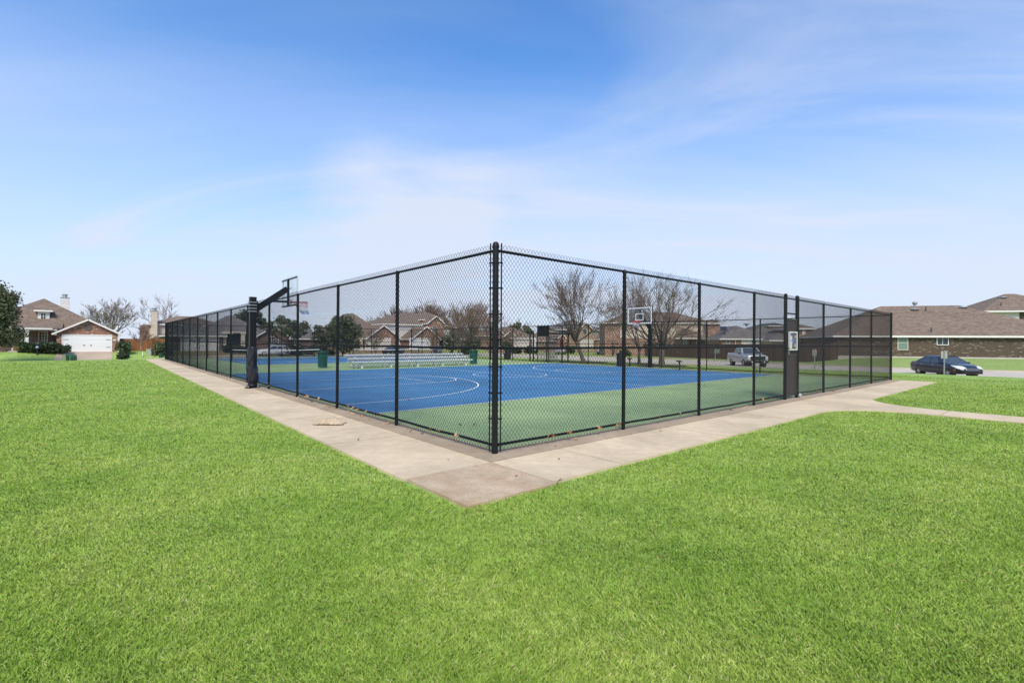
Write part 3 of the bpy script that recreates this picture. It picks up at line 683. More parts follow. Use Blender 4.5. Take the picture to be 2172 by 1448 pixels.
    def garage(s,x0,x1,h,y=0,m=None,hinges=False):
        mb=MB(); mb.box(x0,x1,y-.03,y-.004,0,h); o=mb.build('garage_door',m or M_door,s.t,uv=True)
        tb=MB(); tb.box(x0-.1,x0-.002,y-.06,y-.002,0,h+.1); tb.box(x1+.002,x1+.1,y-.06,y-.002,0,h+.1); tb.box(x0-.002,x1+.002,y-.06,y-.002,h+.002,h+.1); tb.build('door_casing',M_trim,o)
        if hinges:
            for zz in (h*.28,h*.74):
                for sx in (x0+.05,x1-.55):
                    hb=MB(); hb.box(sx,sx+.5,y-.05,y-.031,zz-.03,zz+.03); hb.build('hinge',M_iron,o)
            xm=(x0+x1)/2
            for sx in (xm-.45,xm+.25):
                hb=MB(); hb.box(sx,sx+.2,y-.06,y-.031,h*.38,h*.42); hb.build('handle',M_iron,o)
        return o
    def part(s,name,m,fn,parent=None,uv=False):
        mb=MB(); fn(mb); return mb.build(name,m,parent or s.t,uv=uv)
    def col(s,x,y,h,w=.4,m=None,base=.9,bm=None):
        def f(mb): mb.box(x-w/2,x+w/2,y-w/2,y+w/2,0,h); mb.box(x-w*.65,x+w*.65,y-w*.65,y+w*.65,h-.18,h-.003); mb.box(x-w*.7,x+w*.7,y-w*.7,y+w*.7,-.2,.28)
        return s.part('column',m or M_trim,f)
    def chimney(s,x,y,z0,z1,w=1.2,d=.9,m=None):
        o=s.part('chimney',m or M_sidingw,lambda mb:mb.box(x-w/2,x+w/2,y-d/2,y+d/2,z0,z1),uv=True)
        s.part('chimney_cap',M_metal,lambda mb:(mb.box(x-w/2-.06,x+w/2+.06,y-d/2-.06,y+d/2+.06,z1,z1+.08),mb.lathe([(.28,z1+.08),(.28,z1+.42),(.36,z1+.44),(.36,z1+.55),(0,z1+.6)],(x,y,0),12)),o)
    def vent(s,x,y,z,kind='turtle'):
        if kind=='turtle': s.part('roof_vent',M_metal,lambda mb:mb.lathe([(.18,-.3),(.18,-.04),(.50,-.04),(.54,.03),(.42,.14),(0,.19)],(x,y,z),16))
        else: s.part('roof_pipe',M_iron,lambda mb:mb.lathe([(.16,-.1),(.08,.1),(.05,.12),(.05,.5),(0,.5)],(x,y,z),10))
    def done(s):
        for m,mb in s.walls.values(): mb.build('wall',m,s.t,uv=True)
        for m,mb in s.roofs.values(): mb.build('roof',m,s.t,uv=True)
        if s.trim.f: s.trim.build('fascia',M_trim,s.t)
        return s.t
FX=(1,0)
# --- left house with the white garage
h=House('brick_house','red brick house with a white dormer and hinged white garage door','' and 0 or 120,63.2,FX,-.03)
gx0,gx1=h.x(120),h.x(250); gh=h.z(185,706.5)
h.vol(gx0,gx1,0,9,gh,B_red,S_brown,'gabley',pitch=.56,ov=.42)
h.garage(h.x(133),h.x(236),h.z(185,711),hinges=True)
xm=(gx0+gx1)/2
h.part('gable_vent',mat('vent_grey',(.10,.085,.075),.7),lambda mb:mb.lathe([(0,0),(.42,0),(.42,.05),(0,.05)],(xm,-.02,h.z(185,694)),20,M=Matrix.Rotation(R(90),3,'X')))
h.part('house_number_plaque',mat('plaque_stone',(.62,.55,.48),.7),lambda mb:mb.box(h.x(240),h.x(245.5),-.05,-.002,h.z(242,723),h.z(242,719)))
h.part('downspout',M_trim,lambda mb:mb.box(gx1-.02,gx1+.1,-.1,-.003,0,gh-.3))
py=3.0; ex=h.z(90,693.5,py-1.5)
h.vol(h.x(-70,py),gx1-1.5,py,py+13.5,ex,B_dkred,S_brown,'hip',pitch=.62,ov=.5)
def porch(mb):
    mb.box(h.x(30,py-1.6),gx0-.003,py-1.75,py-1.45,ex-.45,ex-.2)
h.part('porch_beam',M_trim,porch)
h.rb(S_brown).poly([(h.x(-30,py-1.9),py-1.9,ex-.12),(gx0+.5,py-1.9,ex-.12),(gx0+.5,py+.5,ex+.6),(h.x(-30,py-1.9),py+.5,ex+.6)])
h.part('gutter',M_trim,lambda mb:mb.box(h.x(-30,py-1.9),gx0-.45,py-2.02,py-1.9,ex-.3,ex-.13))
h.col(h.x(56.5,py-1.6),py-1.6,ex-.452,w=.36)
h.part('porch_slab',M_found,lambda mb:mb.box(h.x(20,py),gx0-.004,py-1.9,py-.003,-.4,.14))
h.part('brick_pedestal',B_red,lambda mb:mb.box(h.x(52.5,py-1.6),h.x(60.5,py-1.6),py-1.95,py-1.25,0,h.z(56,729,py-1.6)),uv=True)
d=h.part('front_door',M_wood,lambda mb:mb.box(h.x(29,py),h.x(44.5,py),py-.07,py-.003,.14,h.z(36,711,py)))
h.part('door_frame',M_trim,lambda mb:(mb.box(h.x(24.5,py),h.x(28.9,py),py-.12,py-.003,.14,h.z(36,708.5,py)),mb.box(h.x(44.6,py),h.x(48.5,py),py-.12,py-.003,.14,h.z(36,708.5,py)),mb.box(h.x(28.9,py),h.x(44.6,py),py-.12,py-.003,h.z(36,711,py)+.003,h.z(36,708.5,py)),mb.box(h.x(29,py),h.x(44.5,py),py-.1,py-.072,h.z(36,725.5,py),h.z(36,723.5,py))),d)
h.window(h.x(27,py),h.x(46,py),h.z(36,706,py),h.z(36,701,py),py,4,1)
h.window(h.x(83,py),h.x(100,py),h.z(90,727,py),h.z(90,704,py),py,3,4,frame=M_cream)
h.window(h.x(-6,py),h.x(2,py),h.z(0,727,py),h.z(0,704,py),py,2,3); h.part('shutter',M_trim,lambda mb:mb.box(h.x(3,py),h.x(8.5,py),py-.08,py-.003,h.z(5,730,py),h.z(5,702,py)))
# dormer
dy=py+1.6; dx0,dx1=h.x(79.5,dy),h.x(104.5,dy); dz0,dz1=h.z(92,681.5,dy),h.z(92,661,dy)
h.part('dormer',M_sidingw,lambda mb:mb.box(dx0,dx1,dy,dy+4,dz0,dz1),uv=True)
h.part('dormer_roof',M_trim,lambda mb:mb.box(dx0-.35,dx1+.35,dy-.4,dy+4.3,dz1+.003,dz1+.2))
h.window(h.x(86.5,dy),h.x(96.5,dy),h.z(92,677,dy),h.z(92,664.5,dy),dy,2,2)
h.chimney(h.x(137,py+9),py+9,4,h.z(137,632,py+9),w=.95,d=.95)
h.done(); L1=h
# --- beige two-storey house behind the left fence
h=House('two_storey_house','beige two storey house with a tall narrow chimney behind the orange wood fence',317.5,84,FX,-.03)
w_=h.x(352); hh=h.z(330,686)
h.vol(0,w_+9,0,9,hh,M_siding,S_taupe,'hip',pitch=.34,ov=.4)
h.part('brick_corner',B_red,lambda mb:mb.box(-.9,-.004,.2,9,-.6,hh-.2),uv=True)
h.chimney(h.x(326.5,-.5),-.55,2,h.z(326,660,-.5),w=.85,d=.9,m=M_siding)
h.rb(S_taupe).rings([[(.3,-3,h.z(330,714,-3)),(w_+9,-3,h.z(330,714,-3)),(w_+9,-.01,h.z(340,708)),(1.6,-.01,h.z(340,708))],[(.3,-3,h.z(330,714,-3)-.2),(w_+9,-3,h.z(330,714,-3)-.2),(w_+9,-.01,h.z(340,708)-.2),(1.6,-.01,h.z(340,708)-.2)]])
h.part('patio_post',M_trim,lambda mb:mb.box(.7,.9,-2.9,-2.7,-.5,h.z(330,715,-3)))
h.done()
# --- big roofed house behind the far end of the court
h=House('ranch_house','wide low house with a big brown roof, cream columns and two white garage doors',362,73.5,FX,-.03)
e3=h.z(420,710)
h.vol(0,h.x(474),0,12,e3,B_dkred,S_grey,'hip',pitch=.55,ov=.45)
h.garage(h.x(384),h.x(420),2.15); h.garage(h.x(425),h.x(463),2.15)
y2=2.2; h.vol(h.x(440,y2),h.x(560,y2),y2,15,h.z(500,704,y2-1),B_dkred,S_grey,'hip',pitch=.68,ov=.4)
h.vol(h.x(500,1),h.x(562,1),1.0,9,h.z(520,703,1),B_dkred,S_grey,'hip',pitch=.6,ov=.3)
for px in (475.5,515): h.col(h.x(px,.3),.3,h.z(500,706,.3),w=.55,m=M_cream)
h.part('porch_beam',M_cream,lambda mb:mb.box(h.x(472,.3),h.x(530,.3),0,.6,h.z(500,706,.3)+.003,h.z(500,703,.3)))
h.window(h.x(480,1),h.x(496,1),h.z(490,731,1),h.z(490,710,1),1.0,3,3,frame=M_iron); h.window(h.x(498,1),h.x(510,1),h.z(490,731,1),h.z(490,710,1),1.0,3,3,frame=M_iron)
h.window(h.x(519,1),h.x(527,1),h.z(520,731,1),h.z(520,711,1),1.0,2,2,frame=M_cream)
h.done()
# --- brick gable house
h=House('brick_house','dark red brick house with a low front gable behind the spreading oak',545,79,FX,-.03)
x1=h.x(611); h.vol(0,x1,0,10,h.z(577,713),B_dkred,S_grey,'gabley',pitch=.62,ov=.35)
h.window(h.x(571),h.x(589.5),h.z(580,730),h.z(580,714.5),0,4,3)
h.vol(h.x(606,3),h.x(668,3),3,13,h.z(640,717,3),B_dkred,S_grey,'gablex',pitch=.5,ov=.4)
h.window(h.x(625,3),h.x(632,3),1.0,2.2,3,2,2)
h.done()
# --- house with white garage and gable
h=House('brick_house','red brick house with a steep hip roof and a wide white garage',716,86,FX,-.03)
gx0,gx1=h.x(771),h.x(838); h.vol(gx0,gx1,-1.5,8,h.z(800,717),B_red,S_brown,'gabley',pitch=.72,ov=.35)
h.garage(h.x(776,-1.5),h.x(828,-1.5),2.2,-1.5,M_doorc)
h.vol(0,gx1-.4,1,16,h.z(760,716,1),B_red,S_brown,'hip',pitch=.85,ov=.4)
for px in (750,766): h.col(h.x(px,0),0,h.z(760,717,0),w=.45,m=M_cream)
h.part('front_door',M_dark,lambda mb:mb.box(h.x(756,1),h.x(762,1),.93,.997,0,2.2))
h.done()
# --- two-storey gabled house
h=House('two_storey_house','large brick two storey house with three white edged gables',840,97,FX,-.03)
hh=h.z(860,687,3)
h.vol(h.x(816,3),h.x(958,3),3,15,hh,M_sidingw,S_brown,'hip',pitch=.42,ov=.45)
h.vol(h.x(896,4),h.x(950,4),4,18,h.z(925,678,4),B_red,S_brown,'hip',pitch=.5,ov=.4)
gx0,gx1=h.x(864),h.x(921); h.vol(gx0,gx1,-2,5,h.z(893,718,-2),B_red,S_brown,'gabley',pitch=.75,ov=.35)
h.garage(h.x(869,-2),h.x(912,-2),2.3,-2)
h.vol(h.x(906,1.2),h.x(941,1.2),1.2,8,h.z(923,686,1.2),B_red,S_brown,'gabley',pitch=.72,ov=.35)
h.window(h.x(918,1.2),h.x(926,1.2),h.z(923,702,1.2),h.z(923,692,1.2),1.2,2,2)
h.part('porch_roof',S_brown,lambda mb:mb.box(h.x(922,-.5),h.x(952,-.5),-.8,1.18,h.z(930,714,-.5),h.z(930,711,-.5)),uv=True)
h.col(h.x(946,-.4),-.4,h.z(930,714,-.5)-.003,w=.6,m=M_cream)
h.part('front_door',M_dark,lambda mb:mb.box(h.x(930,1.2),h.x(940,1.2),1.13,1.197,0,2.4))
h.vol(h.x(950,2.5),h.x(1034,2.5),2.5,12,h.z(990,718,2.5),B_dkred,S_brown,'hip',pitch=.5,ov=.4)
h.window(h.x(965,2.5),h.x(972,2.5),.9,2.2,2.5,2,2)
h.done()
# --- small taupe-roofed house left of the shelter
h=House('ranch_house','low brick house with a pale taupe hip roof and beige garage left of the pavilion',1060,104,FX,-.03)
h.vol(h.x(1083),h.x(1134),0,11,h.z(1110,716),B_red,S_taupe,'hip',pitch=.62,ov=.4)
h.garage(h.x(1090),h.x(1122),2.2,0,M_doorc)
h.vol(h.x(1046,1),h.x(1069,1),1,9,h.z(1060,711,1),B_rust,S_taupe,'gabley',pitch=.75,ov=.3)
h.vol(h.x(1070,.5),h.x(1090,.5),.5,9,h.z(1080,712,.5),B_rust,S_taupe,'gabley',pitch=.75,ov=.3)
h.window(h.x(1056,1),h.x(1062,1),.8,2.2,1,2,2)
h.done()
# --- small brick entry house
h=House('brick_house','small brick house with a narrow entry gable and arched dark red door',1170,112,FX,-.03)
h.vol(0,h.x(1232),1,11,h.z(1200,722,1),B_rust,S_taupe,'hip',pitch=.6,ov=.35)
h.vol(h.x(1184.5),h.x(1198.5),0,6,h.z(1191,716),B_rust,S_taupe,'gabley',pitch=.8,ov=.25)
h.part('front_door',mat('oxblood_door',(.09,.018,.015),.5),lambda mb:(mb.box(h.x(1187.5),h.x(1195),-.05,-.003,0,2.0),mb.lathe([(0,0),((h.x(1195)-h.x(1187.5))/2,0),((h.x(1195)-h.x(1187.5))/2,.045),(0,.045)],((h.x(1195)+h.x(1187.5))/2,-.003,2.0),16,M=Matrix.Rotation(R(90),3,'X'))))
h.window(h.x(1203,1),h.x(1208,1),.9,2.2,1,1,2)
h.done()
# --- tan two-storey house
h=House('two_storey_house','tan brick two storey house with a small teal window and cream garage',1213,112,FX,-.03)
hh=h.z(1240,699,1)
h.vol(h.x(1215,1.5),h.x(1282,1.5),1.5,13,h.z(1270,699,1.5),B_tan,S_grey,'hip',pitch=.42,ov=.4)
h.vol(h.x(1226),h.x(1256),0,8,h.z(1241,699),B_tan,S_grey,'gabley',pitch=.62,ov=.35)
h.garage(h.x(1232),h.x(1257),2.3,-.004,M_doorc)
h.window(h.x(1237.5),h.x(1243),h.z(1240,707),h.z(1240,699.5),0,1,2,frame=mat('teal_frame',(.10,.25,.22),.6))
h.vol(h.x(1270,.3),h.x(1286,.3),.3,6,h.z(1278,719,.3),B_tan,S_grey,'gabley',pitch=.75,ov=.25)
for px in (1255.5,1259.5,1264): h.window(h.x(px,1.5),h.x(px+2.4,1.5),h.z(1260,708,1.5),h.z(1260,705,1.5),1.5,1,1,frame=M_trim,fr=.04)
h.part('front_door',M_dark,lambda mb:mb.box(h.x(1261,1.5),h.x(1265,1.5),1.44,1.497,0,2.1))
h.done()
# --- big brick / siding two-storey corner house
NV=(.55,-.835)
h=House('two_storey_house','large two storey corner house, brick left end and beige siding upper floor',1283,86,(.70,-.71),-.5)
x1=h.x(1506); hh=h.z(1400,683.5)
h.vol(0,x1,0,10,hh,B_rust,S_brown,'hip',pitch=.40,ov=.4)
h.part('upper_siding',M_siding,lambda mb:mb.box(h.x(1317),h.x(1503),-.06,-.004,h.z(1400,717.5),hh-.35),uv=True)
h.part('corner_board',M_trim,lambda mb:mb.box(h.x(1315.5),h.x(1317),-.09,-.004,h.z(1400,717.5),hh-.3))
ya=-.06
h.rb(S_brown).rings([[(h.x(1432,-1.2),-1.2,h.z(1460,717.5,-1.2)),(h.x(1499,-1.2),-1.2,h.z(1460,717.5,-1.2)),(h.x(1484),ya,h.z(1484,706)),(h.x(1436),ya,h.z(1436,691))],[(h.x(1432,-1.2),-1.2,h.z(1460,717.5,-1.2)-.15),(h.x(1499,-1.2),-1.2,h.z(1460,717.5,-1.2)-.15),(h.x(1484),ya,h.z(1484,706)-.15),(h.x(1436),ya,h.z(1436,691)-.15)]])
h.part('eave_board',M_trim,lambda mb:mb.box(h.x(1425,-1.2),h.x(1502,-1.2),-1.28,-1.2,h.z(1460,718.6,-1.2),h.z(1460,716.8,-1.2)))
for a,b in ((1450.5,1456),(1477.5,1483)): h.window(h.x(a),h.x(b),h.z(a,731),h.z(a,721),0,1,2,glass=M_glassg)
h.part('dark_vent',M_dark,lambda mb:mb.box(h.x(1463),h.x(1466),-.05,-.003,h.z(1463,730),h.z(1463,724)))
x2=h.x(1527,-1.5); h.vol(h.x(1502,-1.5),x2,-1.5,9,h.z(1515,684,-1.5),B_rust,S_brown,'hip',pitch=.5,ov=.35)
h.window(h.x(1509,-1.5),h.x(1519,-1.5),h.z(1513,731,-1.5),h.z(1513,721.5,-1.5),-1.5,2,1,frame=mat('teal_trim',(.10,.30,.28),.6),glass=M_glassg)
h.part('downspout',M_trim,lambda mb:mb.box(h.x(1496),h.x(1497.5),-.16,-.063,0,hh-.4))
h.done()
# --- low house behind the long brown fence
h=House('ranch_house','long low house behind the brown fence with a solar panel and beige rear wall',1530,76,(.70,-.71),-.35)
hh=h.z(1600,717)
h.vol(0,h.x(1634),0,13,hh,B_rust,S_grey,'hip',pitch=.52,ov=.4)
h.vol(h.x(1590,5),h.x(1672,5),5,17,h.z(1630,716,5),B_rust,S_grey,'hip',pitch=.6,ov=.4)
h.part('rear_siding',M_sidingw,lambda mb:mb.box(h.x(1572),h.x(1633),-.06,-.004,0,hh-.2),uv=True)
h.part('downspout',M_trim,lambda mb:mb.box(h.x(1559),h.x(1560.5),-.1,-.003,0,hh-.3))
h.window(h.x(1541),h.x(1547),h.z(1543,728),h.z(1543,721.5),0,1,2)
for a in (1593.5,1599.5,1622,1628): h.window(h.x(a),h.x(a+4.2),h.z(a,728),h.z(a,720),-.06,1,1,glass=M_glassg,fr=.05)
# right wing, lower roof in front with white ridge caps
y3=-3; zz=h.z(1660,720,y3); h.vol(h.x(1636,y3),h.x(1690,y3),y3,7,zz,M_siding,S_grey,'hip',pitch=.5,ov=.4)
P=lambda X,Y,Z:Vector((X,Y,Z))
h.part('solar_panel',mat('solar_panel_blue',(.03,.035,.05),.4,spec=.4),lambda mb:mb.box(0,1.0,0,1.0,0,.06,M=Matrix.Translation((h.x(1531,2),2.3,h.z(1531,701,2)))@Matrix.Rotation(R(42),4,'X')))
h.vent(h.x(1583,4.2),4.2,hh+2.3); h.vent(h.x(1539,1),1.4,hh+.8,'pipe')
h.done()
h=House('house','distant house with a dark charcoal roof top above the ranch house',1632,130,(.70,-.71),-.3)
h.vol(0,h.x(1668),0,12,h.z(1650,690),B_rust,S_dark,'hip',pitch=.33,ov=.4); h.window(1,2.5,1,2.4,0,2,1); h.done()
# --- stone-faced house behind the gate
h=House('two_storey_house','house with a white siding strip and rough stone wall behind the gate',1690,72,(.62,-.78),-.2)
hh=h.z(1715,695)
h.vol(h.x(1680),h.x(1724),0,9,hh,B_rust,S_brown,'hip',pitch=.38,ov=.35)
h.part('white_siding',M_sidingw,lambda mb:mb.box(h.x(1701),h.x(1708.5),-.07,-.004,0,hh-.25),uv=True)
h.window(h.x(1713),h.x(1718),1.0,2.3,0,1,2)
h.done()
h=House('ranch_house','low house with a dark slate roof between the gate and the large house',1720,70,(.62,-.78),-.15)
h.vol(0,h.x(1776),0,10,h.z(1745,718.5),B_brown,S_dark,'hip',pitch=.5,ov=.35); h.window(h.x(1766),h.x(1771),1.2,2.2,0,1,1); h.done()
h=House('ranch_house','brown roofed house with a white chimney showing above the slate roof',1738,88,(.62,-.78),-.1)
h.vol(0,h.x(1796),0,12,h.z(1765,706),B_rust,S_brown,'hip',pitch=.42,ov=.35); h.chimney(h.x(1768,-.6),-.6,0,h.z(1768,697,-.6)+.3,w=1.0,d=1.0); h.window(2,3.5,1,2.3,0,2,2); h.done()
# --- large low house on the right
h=House('brick_house','long dark brown brick house across the road with two windows in its side wall',1773,58.6,NV,.09)
x1=h.x(2305); hh=h.z(1950,710.5)
h.vol(0,x1,0,15,hh,B_brown,S_taupe,'hip',pitch=.50,ov=.42)
h.part('foundation',M_found,lambda mb:mb.box(-.04,x1+.04,-.05,.3,-.8,.16))
h.window(h.x(1905),h.x(1924.5),h.z(1915,741),h.z(1915,713.5),0,1,2,frame=M_cream,glass=M_glassg); h.window(h.x(1988),h.x(2010.5),h.z(2000,730.5),h.z(2000,713),0,2,1,frame=M_trim)
pz=lambda y,px=None: hh-.06+.50*min(y+.42,(h.x(px,y) if px else 99)+.42)
h.vent(h.x(1938.5,6.4),6.4,pz(6.4,1938.5)); h.vent(h.x(2041,6.9),6.9,pz(6.9)-.05); h.vent(h.x(1963.5,6),6,pz(6,1963.5),'pipe'); h.vent(h.x(1975,.5),.5,pz(.5),'pipe')
h.part('turbine_vent',M_metal,lambda mb:mb.lathe([(.16,-.3),(.16,.18),(.20,.20),(.29,.30),(.29,.42),(.2,.52),(0,.55)],(h.x(1940,7.5),7.5,pz(7.5,1940)),16))
h.done(); H11=h
h=House('two_storey_house','taller house with white siding and a second roof behind the long brick house',2060,72,NV,.1)
hh=h.z(2130,657.5)
h.vol(h.x(2092),h.x(2300),0,10,hh,B_brown,S_taupe,'hip',pitch=.5,ov=.8)
h.part('white_siding',M_sidingw,lambda mb:mb.box(h.x(2094),h.x(2161),-.07,-.004,h.z(2120,690),hh-.25),uv=True)
h.vent(h.x(2126,3.6),3.6,hh-.12+.5*4.4); h.vent(h.x(2123,.9),.9,hh-.12+.5*1.7,'pipe')
h.window(h.x(2180),h.x(2188),hh-1.8,hh-.6,0,2,2)
h.done()
# ------------------------------------------------------------------ wooden fences
def wood_fence(label,A,B,za,zb,hgt,m,group=None,posts=True):
    A=Vector((*A,0));B=Vector((*B,0)); L_=(B-A).length
    t=thing('wooden_fence',label,'fence',(A.x,A.y,0),math.atan2((B-A).y,(B-A).x),group)
    mb=MB(); n=max(2,int(L_/2.4))
    rr=random.Random(5); x=0; top=[]
    while x<L_-.05:
        w_=.145; z=za+(zb-za)*x/L_; k=rr.uniform(-.012,.012); mb.box(x+.004,x+w_-.002,-.01+k*.4,.01+k*.4,z-.15,z+hgt+k); x+=w_
    mb.build('boards',m,t,uv=True)
    for i in range(n+1):
        x=L_*i/n; z=za+(zb-za)*i/n; p=MB(); p.box(x-.045,x+.045,.014,.10,z-.2,z+hgt-.05); p.build('post',m,t,uv=True)
    rl=MB()
    for kz in (.3,1.0,1.65): rl.bar((0,.06,za+kz),(L_,.06,zb+kz),.05,.09)
    rl.build('rails',m,t,uv=True); return t
M_cedar=plank_mat('cedar_orange',(.23,.092,.035),.145,False,.6); M_fbrown=plank_mat('stained_brown',(.085,.050,.036),.145,False,.7)
a=at(254,73.5);b=at(352,71); wood_fence('orange stained wood fence beside the house with the white garage',a[:2],b[:2],-.05,-.05,1.86,M_cedar)
a=at(1368,84);b=at(1761,57.5); wood_fence('long dark brown wood fence across the road behind the silver pickup',a[:2],b[:2],-.80,-.42,2.12,M_fbrown)
a=at(1761.5,57.5);b=at(1809,60.5); wood_fence('short dark brown fence return climbing to the long brick house',a[:2],b[:2],-.40,.15,2.15,M_fbrown)
# ------------------------------------------------------------------ court gate and things on it
M_gate=mat('bronze_gate_paint',(.035,.027,.022),.55,var=.12,vscale=3)
g=thing('court_gate','closed dark bronze gate with solid panels and a middle bar','gate',(10.80,0,0),0)
gw=.88
def f(mb):
    x0,x1=.06,gw-.05
    for x in (x0,x1): mb.box(x-.025,x+.025,-.025,.025,.09,2.38)
    for z in (.115,1.30,2.355): mb.box(x0+.025,x1-.025,-.024,.024,z-.025,z+.025)
mb=MB(); f(mb); mb.build('frame',M_gate,g)
mesh_m=mat('gate_screen',(.032,.025,.021),.75,var=.2,vscale=30,bump=.5,bscale=250)
for z0,z1 in ((.141,1.274),(1.326,2.329)):
    mb=MB(); mb.box(.086,gw-.076,-.012,.012,z0,z1); mb.build('panel',mesh_m,g)
for z in (.35,1.95):
    mb=MB(); mb.lathe([(.03,z),(.03,z+.1)],(gw-.018,0,0),10); mb.build('hinge',M_iron,g)
mb=MB(); mb.box(.0,.16,-.07,-.026,1.50,1.54); mb.lathe([(.018,1.42),(.018,1.6)],(.02,-.055,0),8); mb.build('latch',M_iron,g)
for z in (.92,1.02,1.12):
    mb=MB(); mb.box(.092,.125,-.028,-.0125,z,z+.05); mb.build('vent_slot',M_iron,g)
p=thing('padlock','small brass padlock with a chain hanging at the gate latch','padlock',(10.88,-.075,1.36))
mb=MB(); mb.box(-.025,.025,-.012,.012,-.03,.025); mb.build('body',mat('brass',(.45,.33,.16),.35,.8),p)
mb=MB(); mb.tube([(-.016,0,.025),(-.016,0,.055),(0,0,.07),(.016,0,.055),(.016,0,.025)],.005,6); mb.build('shackle',M_metal,p)
mb=MB(); 
for k in range(6): mb.tube([(.0+.012*math.cos(t)*(k%2),.012*math.cos(t)*(1-k%2),.075+.022*k+.016*math.sin(t)) for t in [i*math.pi/4 for i in range(8)]],.0035,5,closed=True)
mb.build('chain',M_metal,p)
gwh=thing('gate_wheel','grey rubber wheel stop lying at the foot of the gate','wheel',(11.70,-.10,.075))
mb=MB(); mb.lathe([(.025,-.025),(.06,-.03),(.075,-.015),(.075,.015),(.06,.03),(.025,.025)],n=18,M=Matrix.Rotation(R(90),3,'X')); mb.build('tyre',mat('grey_rubber',(.35,.34,.33),.7),gwh,smooth=True)
nb=thing('notice_board','silver framed notice board with a purple headed poster on the gate','notice board',(11.235,-.035,1.72))
bw,bh=.30,.275
mb=MB(); mb.box(-bw,-bw+.035,-.045,0,-bh,bh); mb.box(bw-.035,bw,-.045,0,-bh,bh); mb.box(-bw+.035,bw-.035,-.045,0,bh-.035,bh); mb.box(-bw+.035,bw-.035,-.045,0,-bh,-bh+.035); mb.build('frame',mat('brushed_aluminium',(.72,.72,.72),.35,.4),nb)
mb=MB(); mb.box(-bw+.035,bw-.035,-.012,0,-bh+.035,bh-.035); mb.build('backing',mat('cork_dark',(.075,.05,.045),.8,var=.5,vscale=14),nb)
pp=MB(); x0,x1,z0,z1=-.25,-.04,-.225,.23
pp.box(x0,x1,-.016,-.0125,z0,z1,0); pp.box(x0+.005,x1-.005,-.019,-.0165,z1-.08,z1-.01,1); pp.box(x0+.005,x1-.005,-.019,-.0165,z0+.01,z0+.06,2); pp.box(x0+.03,x1-.04,-.019,-.0165,-.02,.03,3)
for i in range(12): pp.box(x0+.025,x1-.02-.03*(i%3),-.018,-.0165,.135-.012*i,.139-.012*i,4)
for i in range(9): pp.box(x0+.025,x1-.02-.025*(i%4),-.018,-.0165,-.045-.012*i,-.041-.012*i,4)
pp.build('poster',[mat('poster_paper',(.78,.78,.80),.5),mat('poster_purple',(.13,.08,.36),.5),mat('poster_yellow',(.75,.68,.22),.5),mat('poster_blue',(.2,.28,.55),.5),mat('poster_ink',(.35,.36,.42),.6)],nb)
fl_=MB(); rr=random.Random(4); cols=[(.6,.42,.05),(.12,.2,.5),(.65,.6,.55),(.35,.12,.25)]
ms=[mat('flyer_%s'%n,c,.5) for n,c in zip(('gold','blue','pale','plum'),cols)]
for i in range(9):
    cx,cz=rr.uniform(.03,.19),rr.uniform(-.18,.19); a,b=rr.uniform(.02,.045),rr.uniform(.015,.04); fl_.box(cx-a,cx+a,-.018-.001*i,-.0135-.001*i,cz-b,cz+b,i%4)
fl_.build('flyers',ms,nb)
mb=MB(); mb.box(-bw+.036,bw-.036,-.034,-.031,-bh+.036,bh-.036); gm=clear_mat('clear_cover',.06); mb.build('cover',gm,nb)
